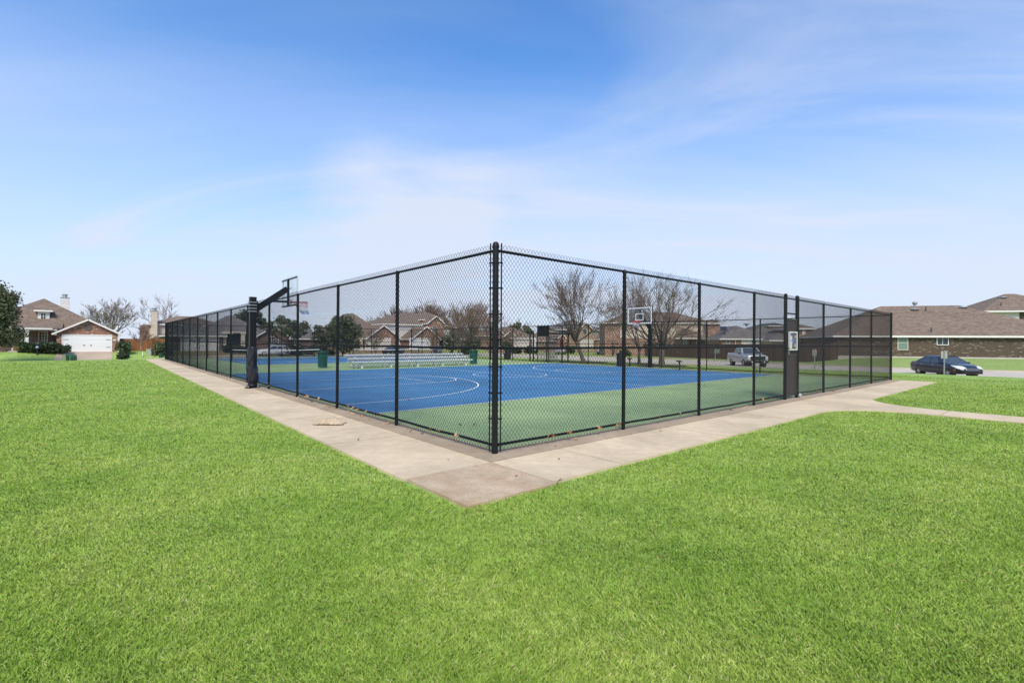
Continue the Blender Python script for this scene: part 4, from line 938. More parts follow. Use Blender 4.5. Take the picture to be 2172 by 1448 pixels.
# ------------------------------------------------------------------ basketball hoops
M_hblk=mat('black_powder_coat',(.008,.008,.010),.42,spec=.3); M_orange=mat('rim_red',(.50,.045,.025),.4)
M_acr=clear_mat('acrylic',.05)
M_alu0=mat('pale_alloy',(.6,.6,.6),.4,.4)
M_wht=mat('white_board_paint',(.80,.80,.80),.5)
def net_mat(name,c): return mat(name,c,.8)
def hoop(label,x,y,s,pad,windx):
    t=thing('basketball_hoop',label,'basketball hoop',(x,y,0),0 if s>0 else math.pi,'basketball hoops at the ends of the court')
    mb=MB(); mb.box(-.1,.1,-.1,.1,.03,3.12); mb.box(-.104,.104,-.104,.104,3.121,3.135); mb.build('pole',M_hblk,t)
    mb=MB(); mb.box(-.2,.2,-.2,.2,0,.03); mb.build('base_plate',M_hblk,t)
    for sx in (-1,1):
        for sy in (-1,1):
            mb=MB(); mb.lathe([(.018,.0301),(.018,.075),(0,.08)],(sx*.15,sy*.15,0),8); mb.build('anchor_bolt',M_metal,t)
    for z in (2.64,2.74,2.85,2.95):
        mb=MB(); mb.box(-.135,.115,-.118,-.102,z-.012,z+.012); mb.box(-.135,.115,.102,.118,z-.012,z+.012); mb.box(-.135,-.105,-.101,.101,z-.012,z+.012); mb.build('clamp_rod',M_metal,t)
    bx=1.22   # backboard plane
    for sy in (-1,1):
        mb=MB(); mb.bar((.1,sy*.075,2.72),(bx-.10,sy*.05,3.50),.022,.20); mb.build('arm_plate',M_hblk,t)
        mb=MB(); mb.bar((.55,sy*.055,3.03),(bx-.08,sy*.045,3.04),.02,.07); mb.build('lower_arm',M_hblk,t)
    mb=MB(); mb.box(.1,.13,-.13,.13,2.58,3.0); mb.build('mount_plate',M_hblk,t)
    mb=MB(); mb.box(bx-.10,bx-.04,-.055,.055,2.90,3.86); mb.box(bx-.06,bx-.012,-.85,.85,3.83,3.87); mb.box(bx-.06,bx-.012,-.85,.85,2.88,2.92); mb.build('board_frame',M_hblk,t)
    for y_ in (-.87,.83):
        mb=MB(); mb.box(bx-.03,bx-.012,y_,y_+.03,2.921,3.829); mb.build('side_rail',M_alu0,t)
    mb=MB(); mb.box(bx-.010,bx+.004,-.915,.915,2.87,3.93); bb=mb.build('backboard',M_acr,t)
    def rect(y0,y1,z0,z1,w):
        q=MB(); X0,X1=bx+.006,bx+.010
        q.box(X0,X1,y0,y1,z0,z0+w); q.box(X0,X1,y0,y1,z1-w,z1); q.box(X0,X1,y0,y0+w,z0+w+.0005,z1-w-.0005); q.box(X0,X1,y1-w,y1,z0+w+.0005,z1-w-.0005); return q
    rect(-.915,.915,2.87,3.93,.075).build('white_border',M_wht,bb); rect(-.305,.305,3.09,3.55,.05).build('target_square',M_wht,bb)
    rx=bx+.38
    mb=MB(); mb.tube([(rx+.229*math.cos(a),.229*math.sin(a),3.05) for a in [i*math.pi/16 for i in range(32)]],.011,8,closed=True); mb.box(bx+.011,bx+.04,-.10,.10,2.97,3.08); mb.bar((bx+.04,-.07,3.045),(rx-.20,-.07,3.045),.03,.02); mb.bar((bx+.04,.07,3.045),(rx-.20,.07,3.045),.03,.02); mb.bar((bx+.04,0,3.0),(rx-.18,0,3.035),.12,.02); mb.build('rim',M_orange,t,smooth=True,autosmooth=40)
    nets=[MB(),MB(),MB()]
    nn=12
    for i in range(nn):
        for dr in (1,-1):
            pts=[]
            for k in range(8):
                u=k/7; a=2*math.pi*(i+dr*k*.5)/nn; r=.225*(1-u)+.115*u*(1.1-.1*u); z=3.04-.42*u
                pts.append((rx+r*math.cos(a)+windx*u*u,r*math.sin(a)-.05*u*u*s,z))
            for k in range(7): nets[0 if k<3 else (1 if k<5 else 2)].tube([pts[k],pts[k+1]],.0045,4,cap=False)
    for q,(n_,c) in zip(nets,(('net_red',(.55,.04,.04)),('net_white',(.7,.7,.7)),('net_blue',(.05,.10,.40)))): q.build('net',net_mat(n_,c),t)
    if pad:
        # loose black cover sagging round the foot of the pole
        mb=MB(); rr=random.Random(11); rings=[]; n=36
        prof=[(.02,.19,.0),(.10,.20,.02),(.17,.155,.03),(.21,.16,.05),(.30,.20,.06),(.42,.215,.05),(.55,.225,.045),(.66,.235,.05),(.74,.185,.05),(.80,.205,.05),(.92,.20,.045),(1.05,.185,.04),(1.2,.19,.025),(1.32,.185,.02),(1.41,.175,.015),(1.43,.15,.0)]
        for z,r,am in prof:
            ring=[]
            for j in range(n):
                a=2*math.pi*j/n; cr=am*(math.sin(a*3+z*9)+.6*math.sin(a*7-z*15)+.5*math.sin(a*11+z*6))*.4
                sq=1+.10*abs(math.cos(2*a)); rad=max(r*.74*sq+cr*1.1,.128)
                off=.028*math.sin(z*5.2)*(1 if .2<z<1.1 else .3)
                ring.append((rad*math.cos(a)+off,rad*math.sin(a)-off*.6,z+.05*math.sin(a*2+1)*(.15<z<1.35)))
            rings.append(ring)
        mb.rings(rings); o=mb.build('pad_cover',mat('black_nylon',(.012,.012,.017),.38,spec=.5,bump=.3,bscale=60),t,smooth=True)
        sb=o.modifiers.new('sub','SUBSURF'); sb.levels=1; sb.render_levels=2
        mb=MB(); mb.lathe([(.20,.205),(.21,.215),(.21,.235),(.20,.245)],n=24); mb.build('strap',M_hblk,o)
    return t
hoop('tall basketball hoop with a sagging black pole cover, beside the long sidewalk',-.33,13.0,1,True,.16)
hoop('basketball hoop facing the camera from beyond the road side fence',W+.40,12.95,-1,False,.0)
# ------------------------------------------------------------------ pickleball nets
M_netw=mat('net_tape',(.78,.78,.76),.7); M_netb=mat('net_black_cord',(.02,.02,.022),.7)
def pnet(label,x0):
    x1=x0+6.75; yc=37.4
    t=thing('court_net',label,'sports net',(x0,yc,0),0,'pickleball nets on the far courts'); Lw=x1-x0
    for x in (0,Lw):
        mb=MB(); mb.lathe([(.04,.008),(.04,.95),(.03,.98),(0,.985)],(x,0,0),12); mb.build('post',M_blk,t,smooth=True,autosmooth=40)
    top=lambda x:.93-.075*math.sin(math.pi*x/Lw)
    mb=MB(); n=24
    for i in range(n):
        a,b=Lw*i/n,Lw*(i+1)/n; za,zb=top(a),top(b)
        mb.box(a,b,-.006,.006,0,0) if False else None
        i0=len(mb.v); mb.v+=[(a,-.006,za-.055),(b,-.006,zb-.055),(b,-.006,zb),(a,-.006,za),(a,.006,za-.055),(b,.006,zb-.055),(b,.006,zb),(a,.006,za)]
        for q in ((0,1,2,3),(7,6,5,4),(3,2,6,7),(0,4,5,1)): mb.f.append(tuple(i0+k for k in q)); mb.mi.append(0)
    mb.build('tape',M_netw,t)
    mb=MB()
    for i in range(int(Lw/.06)):
        x=.05+i*.06; mb.bar((x,0,.06),(x,0,top(x)-.05),.003,.003)
    for k in range(14):
        z=.06+k*.06; mb.bar((.04,0,z),(Lw-.04,0,z-.0),.003,.003)
    mb.build('netting',M_netb,t)
    for z in (.04,):
        mb=MB(); mb.tube([(0,0,z),(Lw,0,z)],.008,6); mb.build('bottom_cord',M_netb,t)
pnet('sagging white taped net, the nearer to the long sidewalk',3.62); pnet('sagging white taped net, behind the aluminium bleachers',13.35)
# ------------------------------------------------------------------ bleachers
M_alu=mat('mill_aluminium',(.72,.72,.72),.45,.3,var=.08,vscale=4)
t=thing('bleachers','low silver aluminium bleachers standing between the two blue courts','bleachers',(11.5,22.9,.008))
hw=4.35
for (y,z,w_) in ((-.42,.40,.26),(.20,.60,.26),(.82,.80,.26)):
    mb=MB(); mb.box(-hw,hw,y-w_/2,y+w_/2,z-.04,z); mb.box(-hw,hw,y-w_/2,y-w_/2+.02,z-.065,z-.0402); mb.build('seat_plank',M_alu,t)
    for s in (-1,1):
        mb=MB(); mb.box(s*hw-.012+s*.013,s*hw+.012+s*.013,y-w_/2-.005,y+w_/2+.005,z-.07,z+.004); mb.build('end_cap',M_alu,t)
for (y,z) in ((.0,.19),(.55,.38),(-.15,.19),(.40,.38)):
    mb=MB(); mb.box(-hw,hw,y-.07,y+.07,z-.035,z); mb.build('foot_plank',M_alu,t)
for (y,z0,z1) in ((-.27,.235,.33),(.36,.43,.53),(.97,.60,.735)):
    mb=MB(); mb.box(-hw,hw,y-.012,y+.012,z0,z1); mb.build('riser_board',M_alu,t)
for x in (-3.8,-1.9,0,1.9,3.8):
    mb=MB(); mb.box(x-.025,x+.025,-.6,1.0,.0,.05); mb.bar((x,-.42,.05),(x,-.42,.36),.05,.05); mb.bar((x,.20,.05),(x,.20,.555),.05,.05); mb.bar((x,.82,.05),(x,.82,.755),.05,.05); mb.bar((x+.03,-.55,.05),(x+.03,.9,.72),.04,.04); mb.bar((x-.03,-.3,.17),(x-.03,.85,.17),.04,.03); mb.bar((x-.03,.15,.36),(x-.03,.85,.36),.04,.03); mb.build('frame',M_alu,t)
# ------------------------------------------------------------------ litter bins
M_green=mat('dark_green_steel',(.008,.095,.072),.4,spec=.5)
def slat_can(name,label,loc,m,group=None,hgt=1.0,r=.30,dome=False):
    t=thing(name,label,'litter bin',loc,0,group)
    mb=MB(); n=24
    for i in range(n):
        a=2*math.pi*i/n; c,s_=math.cos(a),math.sin(a)
        pts=[(r*.86,.05),(r*.88,.5*hgt),(r*.95,.8*hgt),(r*1.12,.98*hgt)]
        for (r0,z0),(r1,z1) in zip(pts,pts[1:]): mb.bar((r0*c,r0*s_,z0),(r1*c,r1*s_,z1),.045,.010,upv=(c,s_,0))
    mb.build('slats',m,t)
    for z,rr_ in ((.08,r*.875),(.74*hgt,r*.955)):
        mb=MB(); mb.lathe([(rr_-.012,z-.03),(rr_+.012,z-.03),(rr_+.012,z+.03),(rr_-.012,z+.03),(rr_-.012,z-.03)],n=28); mb.build('band',m,t,smooth=True,autosmooth=40)
    mb=MB(); mb.lathe([(r*1.14+.02*math.cos(a),.985*hgt+.02*math.sin(a)) for a in [k*math.pi/4 for k in range(9)]],n=28); mb.build('rim',m,t,smooth=True,autosmooth=40)
    mb=MB(); mb.lathe([(0,.06),(r*.78,.06),(r*.80,.93*hgt),(r*.76,.93*hgt),(r*.74,.1),(0,.1)],n=24); mb.build('liner',M_iron,t,smooth=True,autosmooth=40)
    return t
c1=slat_can('litter_bin','dark green slatted steel litter bin at the sidewalk end of the bleachers',(5.95,24.1,.008),M_green,'green slatted litter bins')
dup(c1,(16.75,23.5,.008),1.0,label='dark green slatted steel litter bin at the road end of the bleachers')
def drum(label,loc):
    t=thing('litter_bin',label,'litter bin',loc,0,'black bins on the grass by the road side')
    mb=MB(); mb.lathe([(.27,0),(.29,.05),(.31,.8),(.33,.82),(.33,.87),(.30,.88)],n=24); mb.build('drum',mat('black_plastic',(.012,.012,.013),.7),t,smooth=True,autosmooth=40)
    mb=MB(); mb.lathe([(.335,.88),(.335,.92),(.2,.98),(0,1.0)],n=24); mb.build('lid',mat('black_plastic',(.012,.012,.013),.7),t,smooth=True,autosmooth=40)
    return t
p=at(1077.5,46.5); d1=drum('black round bin on the grass left of the pavilion',(p.x,p.y,GZ)); p=at(1317.5,33.5); dup(d1,(p.x,p.y,GZ),label='black round bin at the fence near the large bare trees')
def ped(label,px,d):
    p=at(px,d); t=thing('pedestal',label,'pedestal',(p.x,p.y,GZ),R(-40),'small black pedestals on the road side grass')
    mb=MB(); mb.lathe([(.05,0),(.05,.52)],n=10); mb.build('stem',M_iron,t)
    mb=MB(); mb.box(-.15,.15,-.12,.12,.521,.57); mb.box(-.15,.15,.10,.12,.571,.61); mb.build('top',M_iron,t)
ped('small black T shaped pedestal nearest the pole of the road side hoop',1441.5,29.6); ped('small black T shaped pedestal beside the black bin near the trees',1336,34); ped('small black T shaped pedestal beside the bin left of the pavilion',1070,47)
# ------------------------------------------------------------------ pavilion beyond the road side run
M_tanroof=mat('tan_roof_boards',(.34,.30,.17),.75,var=.15,vscale=5); M_greymesh=mat('grey_steel',(.23,.24,.25),.5,.3)
q=at(1131.5,41); q2=at(1205,41.5)
ddx=(q2-q).xy.normalized(); pv=thing('pavilion','small black pavilion with a sloping tan roof and grey lattice screen','shelter',(q.x,q.y,GZ),math.atan2(ddx.y,ddx.x))
Lp=(q2-q).length
def pxx(px,y=0): 
    r=ray(px,724); n=Vector((-ddx.y,ddx.x)); c=Vector(CAM[:2]); k=((q.xy+n*y-c).dot(n))/Vector((r.x,r.y)).dot(n); return ((c+Vector((r.x,r.y))*k)-q.xy).dot(ddx)
for x,y,hh in ((0,0,2.5),(Lp,0,2.35),(0.1,1.9,2.6),(Lp,1.9,2.35),(pxx(1160),0,2.9)):
    mb=MB(); mb.box(x-.055,x+.055,y-.055,y+.055,0,hh); mb.build('post',M_iron,pv)
mb=MB(); xa,xb=pxx(1160)+.06,pxx(1213); 
mb.rings([[(xa,-.5,2.52),(xb,-.5,2.42),(xb,-.5,2.36),(xa,-.5,2.44)],[(xa,.9,2.95),(xb-.9,.9,2.55),(xb-.9,.9,2.49),(xa,.9,2.87)],[(xa,2.4,2.52),(xb,2.4,2.42),(xb,2.4,2.36),(xa,2.4,2.44)]]); mb.build('roof',[M_tanroof],pv)
mb=MB(); mb.bar((xa,-.54,2.42),(xb,-.54,2.36),.05,.14); mb.bar((xa,.9,2.98),(xb-.9,.9,2.58),.06,.05); mb.bar((xa,.86,2.85),(xb,-.5,2.44),.05,.08); mb.build('roof_edge',M_iron,pv)
def lattice(x0,x1,y,z0,z1,m,nx,nz,name):
    mb=MB()
    for i in range(nx+1): x=x0+(x1-x0)*i/nx; mb.box(x-.012,x+.012,y-.012,y+.012,z0,z1)
    for i in range(nz+1): z=z0+(z1-z0)*i/nz; mb.box(x0,x1,y+.0125,y+.03,z-.012,z+.012)
    mb.build(name,m,pv)
lattice(pxx(1163,.3),pxx(1183,.3),.3,.05,2.15,M_greymesh,10,16,'lattice_screen')
lattice(pxx(1145),pxx(1158.5),.5,.05,2.25,mat('pale_slat',(.42,.40,.33),.7),2,15,'slatted_screen')
mb=MB(); mb.box(pxx(1131.8),pxx(1140),.6,.64,1.0,2.05); mb.build('white_board',M_wht,pv)
mb=MB(); mb.box(pxx(1146),pxx(1151.5),-.10,-.07,2.30,2.46); mb.build('green_sign',mat('sign_green',(.02,.22,.14),.5),pv)
mb=MB(); mb.lathe([(0,0),(.10,0),(.10,.02),(0,.02)],(pxx(1147.5),-.06,1.85),12,M=Matrix.Rotation(R(90),3,'X')); mb.build('red_disc',mat('faded_red',(.30,.08,.08),.6),pv)
mb=MB(); mb.box(pxx(1166,.9),pxx(1176,.9),.9,1.3,.38,.44); mb.build('bench',M_iron,pv)
# ------------------------------------------------------------------ signs on the road
def road_sign(label,px,d,yb,top,w_,hgt,tilt=0):
    p=at(px,d); z=tz(p.x,p.y)+GZ; zt=zat(px,top,d); t=thing('road_sign',label,'road sign',(p.x,p.y,z),R(-55),'small road signs by the kerb')
    H=zt-z
    mb=MB(); mb.box(-.03,.03,-.005,.005,-.3,H+.04); mb.box(-.03,-.022,-.025,-.0055,-.3,H+.04); mb.box(.022,.03,-.025,-.0055,-.3,H+.04); mb.build('post',M_metal,t)
    mb=MB(); mb.box(-w_/2,w_/2,.006,.012,H-hgt,H); mb.build('plate',mat('sign_back_grey',(.40,.36,.34),.5,.3,var=.08),t)
    for zz in (H-.08,H-hgt+.08):
        mb=MB(); mb.lathe([(.012,0),(.012,.012),(0,.014)],(0,-.006,zz),8,M=Matrix.Rotation(R(90),3,'X')); mb.build('bolt',M_metal,t)
road_sign('small grey road sign seen from behind, in front of the dark blue sedan',2003,28.5,797,744.5,.31,.43)
road_sign('small grey road sign seen through the fence right of the gate',1728,30,783,741,.24,.40)
p=at(1517,58); t=thing('road_sign','small leaning green and grey road sign in front of the brown fence','road sign',(p.x,p.y,tz(p.x,p.y)+GZ),R(-50),'small road signs by the kerb')
mb=MB(); mb.tube([(0,0,-.2),(0,0,1.55)],.03,8); mb.build('post',M_metal,t)
mb=MB(); mb.box(-.32,.32,-.05,-.032,1.1,1.6,M=Matrix.Rotation(R(8),4,'Y')); mb.build('plate',mat('sign_olive',(.10,.14,.10),.6),t)
# ------------------------------------------------------------------ vehicles
def paint(name,c,metal=.3): return mat(name,c,.30,metal,coat=.5)
M_tyre=mat('tyre_rubber',(.018,.018,.018),.8); M_rim=mat('alloy_rim',(.55,.55,.57),.3,.8); M_cglass=mat('car_glass',(.055,.068,.075),.06,spec=.8); M_lamp=mat('headlamp_lens',(.68,.68,.60),.12,spec=.8); M_tail=mat('tail_lamp',(.42,.02,.02),.15); M_blackp=mat('black_trim',(.012,.012,.013),.45); M_amber=mat('amber_lens',(.65,.20,.03),.2); M_chrome=mat('chrome',(.65,.65,.66),.15,1.0)
def boolean_cut(ob,cyls):
    mb=MB()
    for (x,z,r,y0,y1) in cyls:
        n=28; mb.rings([[(x+r*math.cos(2*math.pi*j/n),y0,z+r*math.sin(2*math.pi*j/n)) for j in range(n)],[(x+r*math.cos(2*math.pi*j/n),y1,z+r*math.sin(2*math.pi*j/n)) for j in range(n)]])
    cu=mb.build('cutter',M_blackp)
    md=ob.modifiers.new('b','BOOLEAN'); md.object=cu; md.operation='DIFFERENCE'; md.solver='EXACT'
    dg=bpy.context.evaluated_depsgraph_get(); me=bpy.data.meshes.new_from_object(ob.evaluated_get(dg)); ob.modifiers.clear(); ob.data=me
    bpy.data.objects.remove(cu)
    me.polygons.foreach_set('use_smooth',[True]*len(me.polygons)); me.set_sharp_from_angle(angle=R(35))
def interp(tab,x):
    for (a,b) in zip(tab,tab[1:]):
        if a[0]<=x<=b[0]:
            u=(x-a[0])/(b[0]-a[0]); u=u*u*(3-2*u) if False else u
            return [p+(q_-p)*u for p,q_ in zip(a[1:],b[1:])]
    return list(tab[-1][1:])
def vehicle(name,label,cat,loc,rz,kind,col,group=None):
    t=thing(name,label,cat,loc,rz,group); P_=paint('paint_'+col[0],col[1],col[2] if len(col)>2 else .3)
    S=dict(
      sedan=dict(L=2.42,W=.905,wr=.325,xw=(1.42,-1.32),body=[(-2.42,.42,.66,.62,.0),(-2.36,.30,.86,.74,.01),(-2.15,.24,.965,.84,.02),(-1.6,.20,1.00,.90,.02),(-.6,.18,.955,.905,.02),(.6,.18,.93,.905,.02),(1.05,.19,.925,.90,.03),(1.6,.20,.83,.89,.05),(2.05,.22,.73,.84,.05),(2.32,.26,.62,.72,.03),(2.42,.34,.50,.58,.0)],gh=(-1.72,-.95,.28,1.18),zb=(.97,.90),zr=1.455,wr_=.60,wb=.84),
      suv=dict(L=2.32,W=.92,wr=.35,xw=(1.42,-1.35),body=[(-2.32,.50,.90,.70,.0),(-2.24,.36,1.02,.82,.0),(-1.9,.26,1.06,.90,.01),(-.6,.24,1.03,.92,.01),(.7,.24,1.01,.92,.02),(1.15,.25,1.0,.91,.04),(1.7,.26,.93,.89,.05),(2.1,.28,.84,.83,.04),(2.27,.32,.72,.72,.02),(2.32,.42,.60,.60,0)],gh=(-2.20,-1.55,.25,1.28),zb=(1.05,1.0),zr=1.60,wr_=.64,wb=.86),
      pickup=dict(L=2.92,W=1.0,wr=.40,xw=(1.95,-1.62),body=[(-2.92,.55,1.22,.94,0),(-2.85,.46,1.27,.985,0),(-1.0,.40,1.27,1.0,0),(.0,.38,1.25,1.0,0),(1.0,.38,1.22,1.0,.02),(1.35,.40,1.22,.99,.05),(2.0,.42,1.17,.98,.08),(2.6,.46,1.13,.95,.07),(2.84,.50,1.06,.92,.04),(2.92,.56,.92,.88,0)],gh=(-.95,-.78,.68,1.42),zb=(1.26,1.24),zr=1.90,wr_=.70,wb=.93),
    )[kind]
    def ring(x,zb,zt,w_,cr):
        hf=[(0,zb),(w_*.80,zb),(w_*.95,zb+.05),(w_*.99,zb+.28*(zt-zb)),(w_*1.0,zb+.58*(zt-zb)),(w_*.975,zb+.82*(zt-zb)),(w_*.93,zt-.02),(w_*.84,zt+.01+cr*.35),(w_*.45,zt+.02+cr*.85),(0,zt+.02+cr)]
        return [(x,y,z) for y,z in hf]+[(x,-y,z) for y,z in hf[-2:0:-1]]
    xs=sorted(set([b_[0] for b_ in S['body']]+[S['L']*k/10 for k in range(-9,10)]))
    mb=MB(); mb.rings([ring(x,*interp(S['body'],x)) for x in xs]); bo=mb.build('body',P_,t,smooth=True)
    cy=[]
    for x in S['xw']:
        for s in (-1,1): cy.append((x,S['wr']+.0,S['wr']+.06,s*S['W']*.62,s*(S['W']+.2)))
    boolean_cut(bo,cy)
    x0,x1,x2,x3=S['gh']; zb0,zb1=S['zb']; zr=S['zr']; wr_,wb=S['wr_'],S['wb']
    def side(u,v,s,out=0.0):   # point on the side glass: u along 0..1, v up 0..1
        xb=x0+(x3-x0)*u; xt=x1+(x2-x1)*u; zb_=zb0+(zb1-zb0)*u-.02; zt=zr-.055
        return (xb+(xt-xb)*v, s*(wb+(wr_-wb)*v+out), zb_+(zt-zb_)*v)
    # greenhouse shell
    mb=MB(); rg=[]
    for v in (0,.25,.5,.75,.93,1.0):
        r_=[]
        bul=.03*math.sin(math.pi*min(v,1))
        for u in [i/8 for i in range(9)]: p=side(u,v,1,bul); r_.append(p)
        for u in [i/8 for i in range(8,-1,-1)]: p=side(u,v,-1,bul); r_.append(p)
        rg.append(r_)
    ct=[(x,y*.86,z+.035) for x,y,z in rg[-1]]; ct=[(x*.985+.01,y,z) for x,y,z in ct]; rg.append(ct)
    mb.rings(rg); mb.build('cabin',P_,t,smooth=True,autosmooth=50)
    def win(nm,us,s):
        q=MB(); u0,u1=us; grid=[[side(u0+(u1-u0)*i/4,v,s,.03*math.sin(math.pi*v)+.006) for i in range(5)] for v in (.10,.3,.55,.8,.92)]
        for a,b in zip(grid,grid[1:]):
            for i in range(4): q.poly([a[i],a[i+1],b[i+1],b[i]])
        q.build(nm,M_cglass,t,smooth=True)
    uss=[(.10,.20),(.22,.50),(.54,.86)] if kind=='sedan' else ([(.06,.24),(.27,.54),(.57,.90)] if kind=='suv' else [(.06,.47),(.52,.90)])
    for s in (-1,1):
        for us in uss: win('side_window',us,s)
    def endglass(nm,u,dirx,vlo=.08,vhi=.93):
        q=MB(); g_=[]
        for v in (vlo,.35,.65,vhi):
            a=Vector(side(u,v,1,0)); b=Vector(side(u,v,-1,0)); row=[]
            for k in range(7):
                w_=.07+.86*k/6; p=a.lerp(b,w_); row.append((p.x+dirx*.010,p.y,p.z+.006))
            g_.append(row)
        for a,b in zip(g_,g_[1:]):
            for i in range(6): q.poly([a[i],a[i+1],b[i+1],b[i]])
        q.build(nm,M_cglass,t,smooth=True)
    endglass('windscreen',1,1); endglass('rear_window',0,-1)
    for x in S['xw']:
        for s in (-1,1):
            yw=s*(S['W']-.115); wr=S['wr']; Mx=Matrix.Rotation(R(90),3,'X')
            q=MB(); q.lathe([(wr*.66,-.10),(wr*.92,-.105),(wr,-.07),(wr,.07),(wr*.92,.105),(wr*.66,.10),(wr*.66,-.10)],n=28,M=Mx,cap=False); w_=q.build('wheel',M_tyre,t,smooth=True,autosmooth=40,loc=(x,yw,wr))
            q=MB(); q.lathe([(wr*.655,-.08),(wr*.655,.08)],n=28,M=Mx,cap=False); 
            ys=s*.085
            q.lathe([(0,0),(wr*.17,0),(wr*.17,.02),(0,.02)],(0,ys-(0.02 if s<0 else 0)*0,0),14,M=Mx)
            for k in range(7):
                a=2*math.pi*k/7; d_=Vector((math.cos(a),0,math.sin(a))); tn=Vector((-d_.z,0,d_.x))
                A=d_*wr*.14; B=d_*wr*.66
                q.poly([(A+tn*wr*.07)+Vector((0,ys,0)),(B+tn*wr*.12)+Vector((0,ys,0)),(B-tn*wr*.12)+Vector((0,ys,0)),(A-tn*wr*.07)+Vector((0,ys,0))])
            q.build('rim',M_rim,w_)
            q=MB(); q.lathe([(0,0),(wr*.65,0)],(0,s*.035,0),24,M=Mx,cap=False); q.build('brake_disc',M_blackp,w_)
            q=MB(); q.lathe([(wr+.055,.03),(wr+.055,.30),(.02,.30)],(x,s*(S['W']-.02),wr),24,M=Matrix.Rotation(R(90) if s>0 else R(-90),3,'X'),cap=False); q.build('arch_liner',M_blackp,t)
    L_=S['L']; Wd=S['W']
    def bod(x): return interp(S['body'],x)
    for s in (-1,1):
        if kind=='sedan':
            def patch(nm,xa,xb,lo,hi,m):
                g_=[]
                for i in range(9):
                    u=i/8; x=xa+(xb-xa)*u; rg_=ring(x,*bod(x)); row=[]
                    for k in range(6):
                        t_=lo(u)+(hi(u)-lo(u))*k/5; a_=int(t_); f_=t_-a_; A=Vector(rg_[a_]); B=Vector(rg_[a_+1]); p=A.lerp(B,f_); row.append((p.x+(.012 if xb>0 else -.012)*u,s*(p.y+.010),p.z+.010))
                    g_.append(row)
                q=MB()
                for a,b in zip(g_,g_[1:]):
                    for k in range(5): q.poly([a[k],a[k+1],b[k+1],b[k]])
                q.build(nm,m,t,smooth=True)
            patch('headlight',1.62,2.36,lambda u:5.9-1.0*min(1,u*1.6),lambda u:6.1+1.75*min(1,u*1.5),M_lamp)
            patch('tail_light',-1.98,-2.38,lambda u:4.9-.3*u,lambda u:5.3+.9*min(1,u*2),M_tail)
            q=MB(); q.box(1.95,2.09,s*Wd*.975-.01,s*Wd*.975+.012,.47,.53); q.build('side_marker',M_amber,t)
        else:
            h0=.74 if kind=='suv' else .86; q=MB(); q.box(L_-.30,L_+.006,s*Wd*.80-.10,s*Wd*.80+.085,h0,h0+(.14 if kind=='suv' else .20)); q.build('headlight',M_lamp,t)
            q=MB(); q.box(-L_-.006,-L_+.12,s*Wd*.86-.06,s*Wd*.86+.05,h0+.05,h0+.33); q.build('tail_light',M_tail,t)
        q=MB(); q.lathe([(0,-.1),(.06,-.09),(.075,0),(.06,.09),(0,.1)],(x3-.38,s*(wb+.13),zb1+.06),12,M=Matrix.Rotation(R(90),3,'X')); q.box(x3-.42,x3-.34,min(s*wb,s*(wb+.1)),max(s*wb,s*(wb+.1)),zb1+.01,zb1+.04); q.build('wing_mirror',P_ if kind!='pickup' else M_blackp,t,smooth=True,autosmooth=40)
        for xh in ((.12,-.95) if kind!='pickup' else (.15,-.62)):
            zb_,zt,w_,cr=bod(xh); q=MB(); q.box(xh-.11,xh+.11,min(s*(w_-.02),s*(w_+.012)),max(s*(w_-.02),s*(w_+.012)),zt-.17,zt-.13); q.build('door_handle',M_chrome,t)
        q=MB(); zs=.30 if kind!='pickup' else .47; q.box(S['xw'][1]+.5,S['xw'][0]-.5,min(s*(Wd-.05),s*(Wd+.012)),max(s*(Wd-.05),s*(Wd+.012)),zs,zs+.06); q.build('sill_trim',M_blackp if kind!='pickup' else M_chrome,t)
    if kind=='sedan':
        q=MB(); q.rings([[(2.405,-.42,.505),(2.405,.42,.505),(2.36,.36,.63),(2.36,-.36,.63)],[(2.44,-.40,.515),(2.44,.40,.515),(2.395,.34,.625),(2.395,-.34,.625)]]); q.build('grille',mat('grille_grey',(.06,.06,.06),.5,.3),t)
        q=MB(); q.tube([(2.45,-.43,.50),(2.45,.43,.50),(2.40,.37,.64),(2.40,-.37,.64)],.014,6,closed=True); q.build('grille_surround',M_chrome,t)
        q=MB(); q.box(2.30,2.435,-.62,.62,.26,.34); q.build('lower_grille',M_blackp,t)
        q=MB(); q.box(2.42,2.455,-.15,.15,.385,.465); q.build('number_plate_holder',M_blackp,t)
        for s in (-1,1):
            q=MB(); q.tube([side(k/14,.97,s,.012) for k in range(15)],.010,5); q.tube([side(1,v/8,s,.012) for v in range(9)],.010,5); q.build('window_trim',M_chrome,t)
    elif kind=='suv':
        q=MB(); q.box(L_-.02,L_+.015,-.42,.42,.55,.74); q.build('grille',M_blackp,t)
        q=MB(); q.box(L_-.03,L_+.02,-.75,.75,.30,.42); q.build('lower_bumper',M_blackp,t)
        for s in (-1,1):
            q=MB(); q.tube([(x1+.2,s*(wr_-.06),zr+.02),(x2-.2,s*(wr_-.06),zr+.03)],.018,6); q.build('roof_rail',M_metal,t)
    else:
        q=MB(); q.box(L_-.03,L_+.03,-.66,.66,.70,1.08); q.build('grille',M_blackp,t)
        q=MB(); q.rings([[(L_-.2,-.97,.42),(L_-.2,.97,.42),(L_-.2,.97,.66),(L_-.2,-.97,.66)],[(L_+.10,-.90,.44),(L_+.10,.90,.44),(L_+.10,.90,.66),(L_+.10,-.90,.66)]]); q.build('front_bumper',M_blackp,t)
        for s in (-1,1):
            q=MB(); q.lathe([(0,0),(.06,0),(.06,.02),(0,.02)],(L_+.102,s*.55,.53),12,M=Matrix.Rotation(R(90),3,'Y')); q.build('fog_light',M_lamp,t)
        q=MB(); q.box(-2.80,-.98,-.80,.80,1.20,1.302); q.build('cargo_bed',M_blackp,t)
    return t
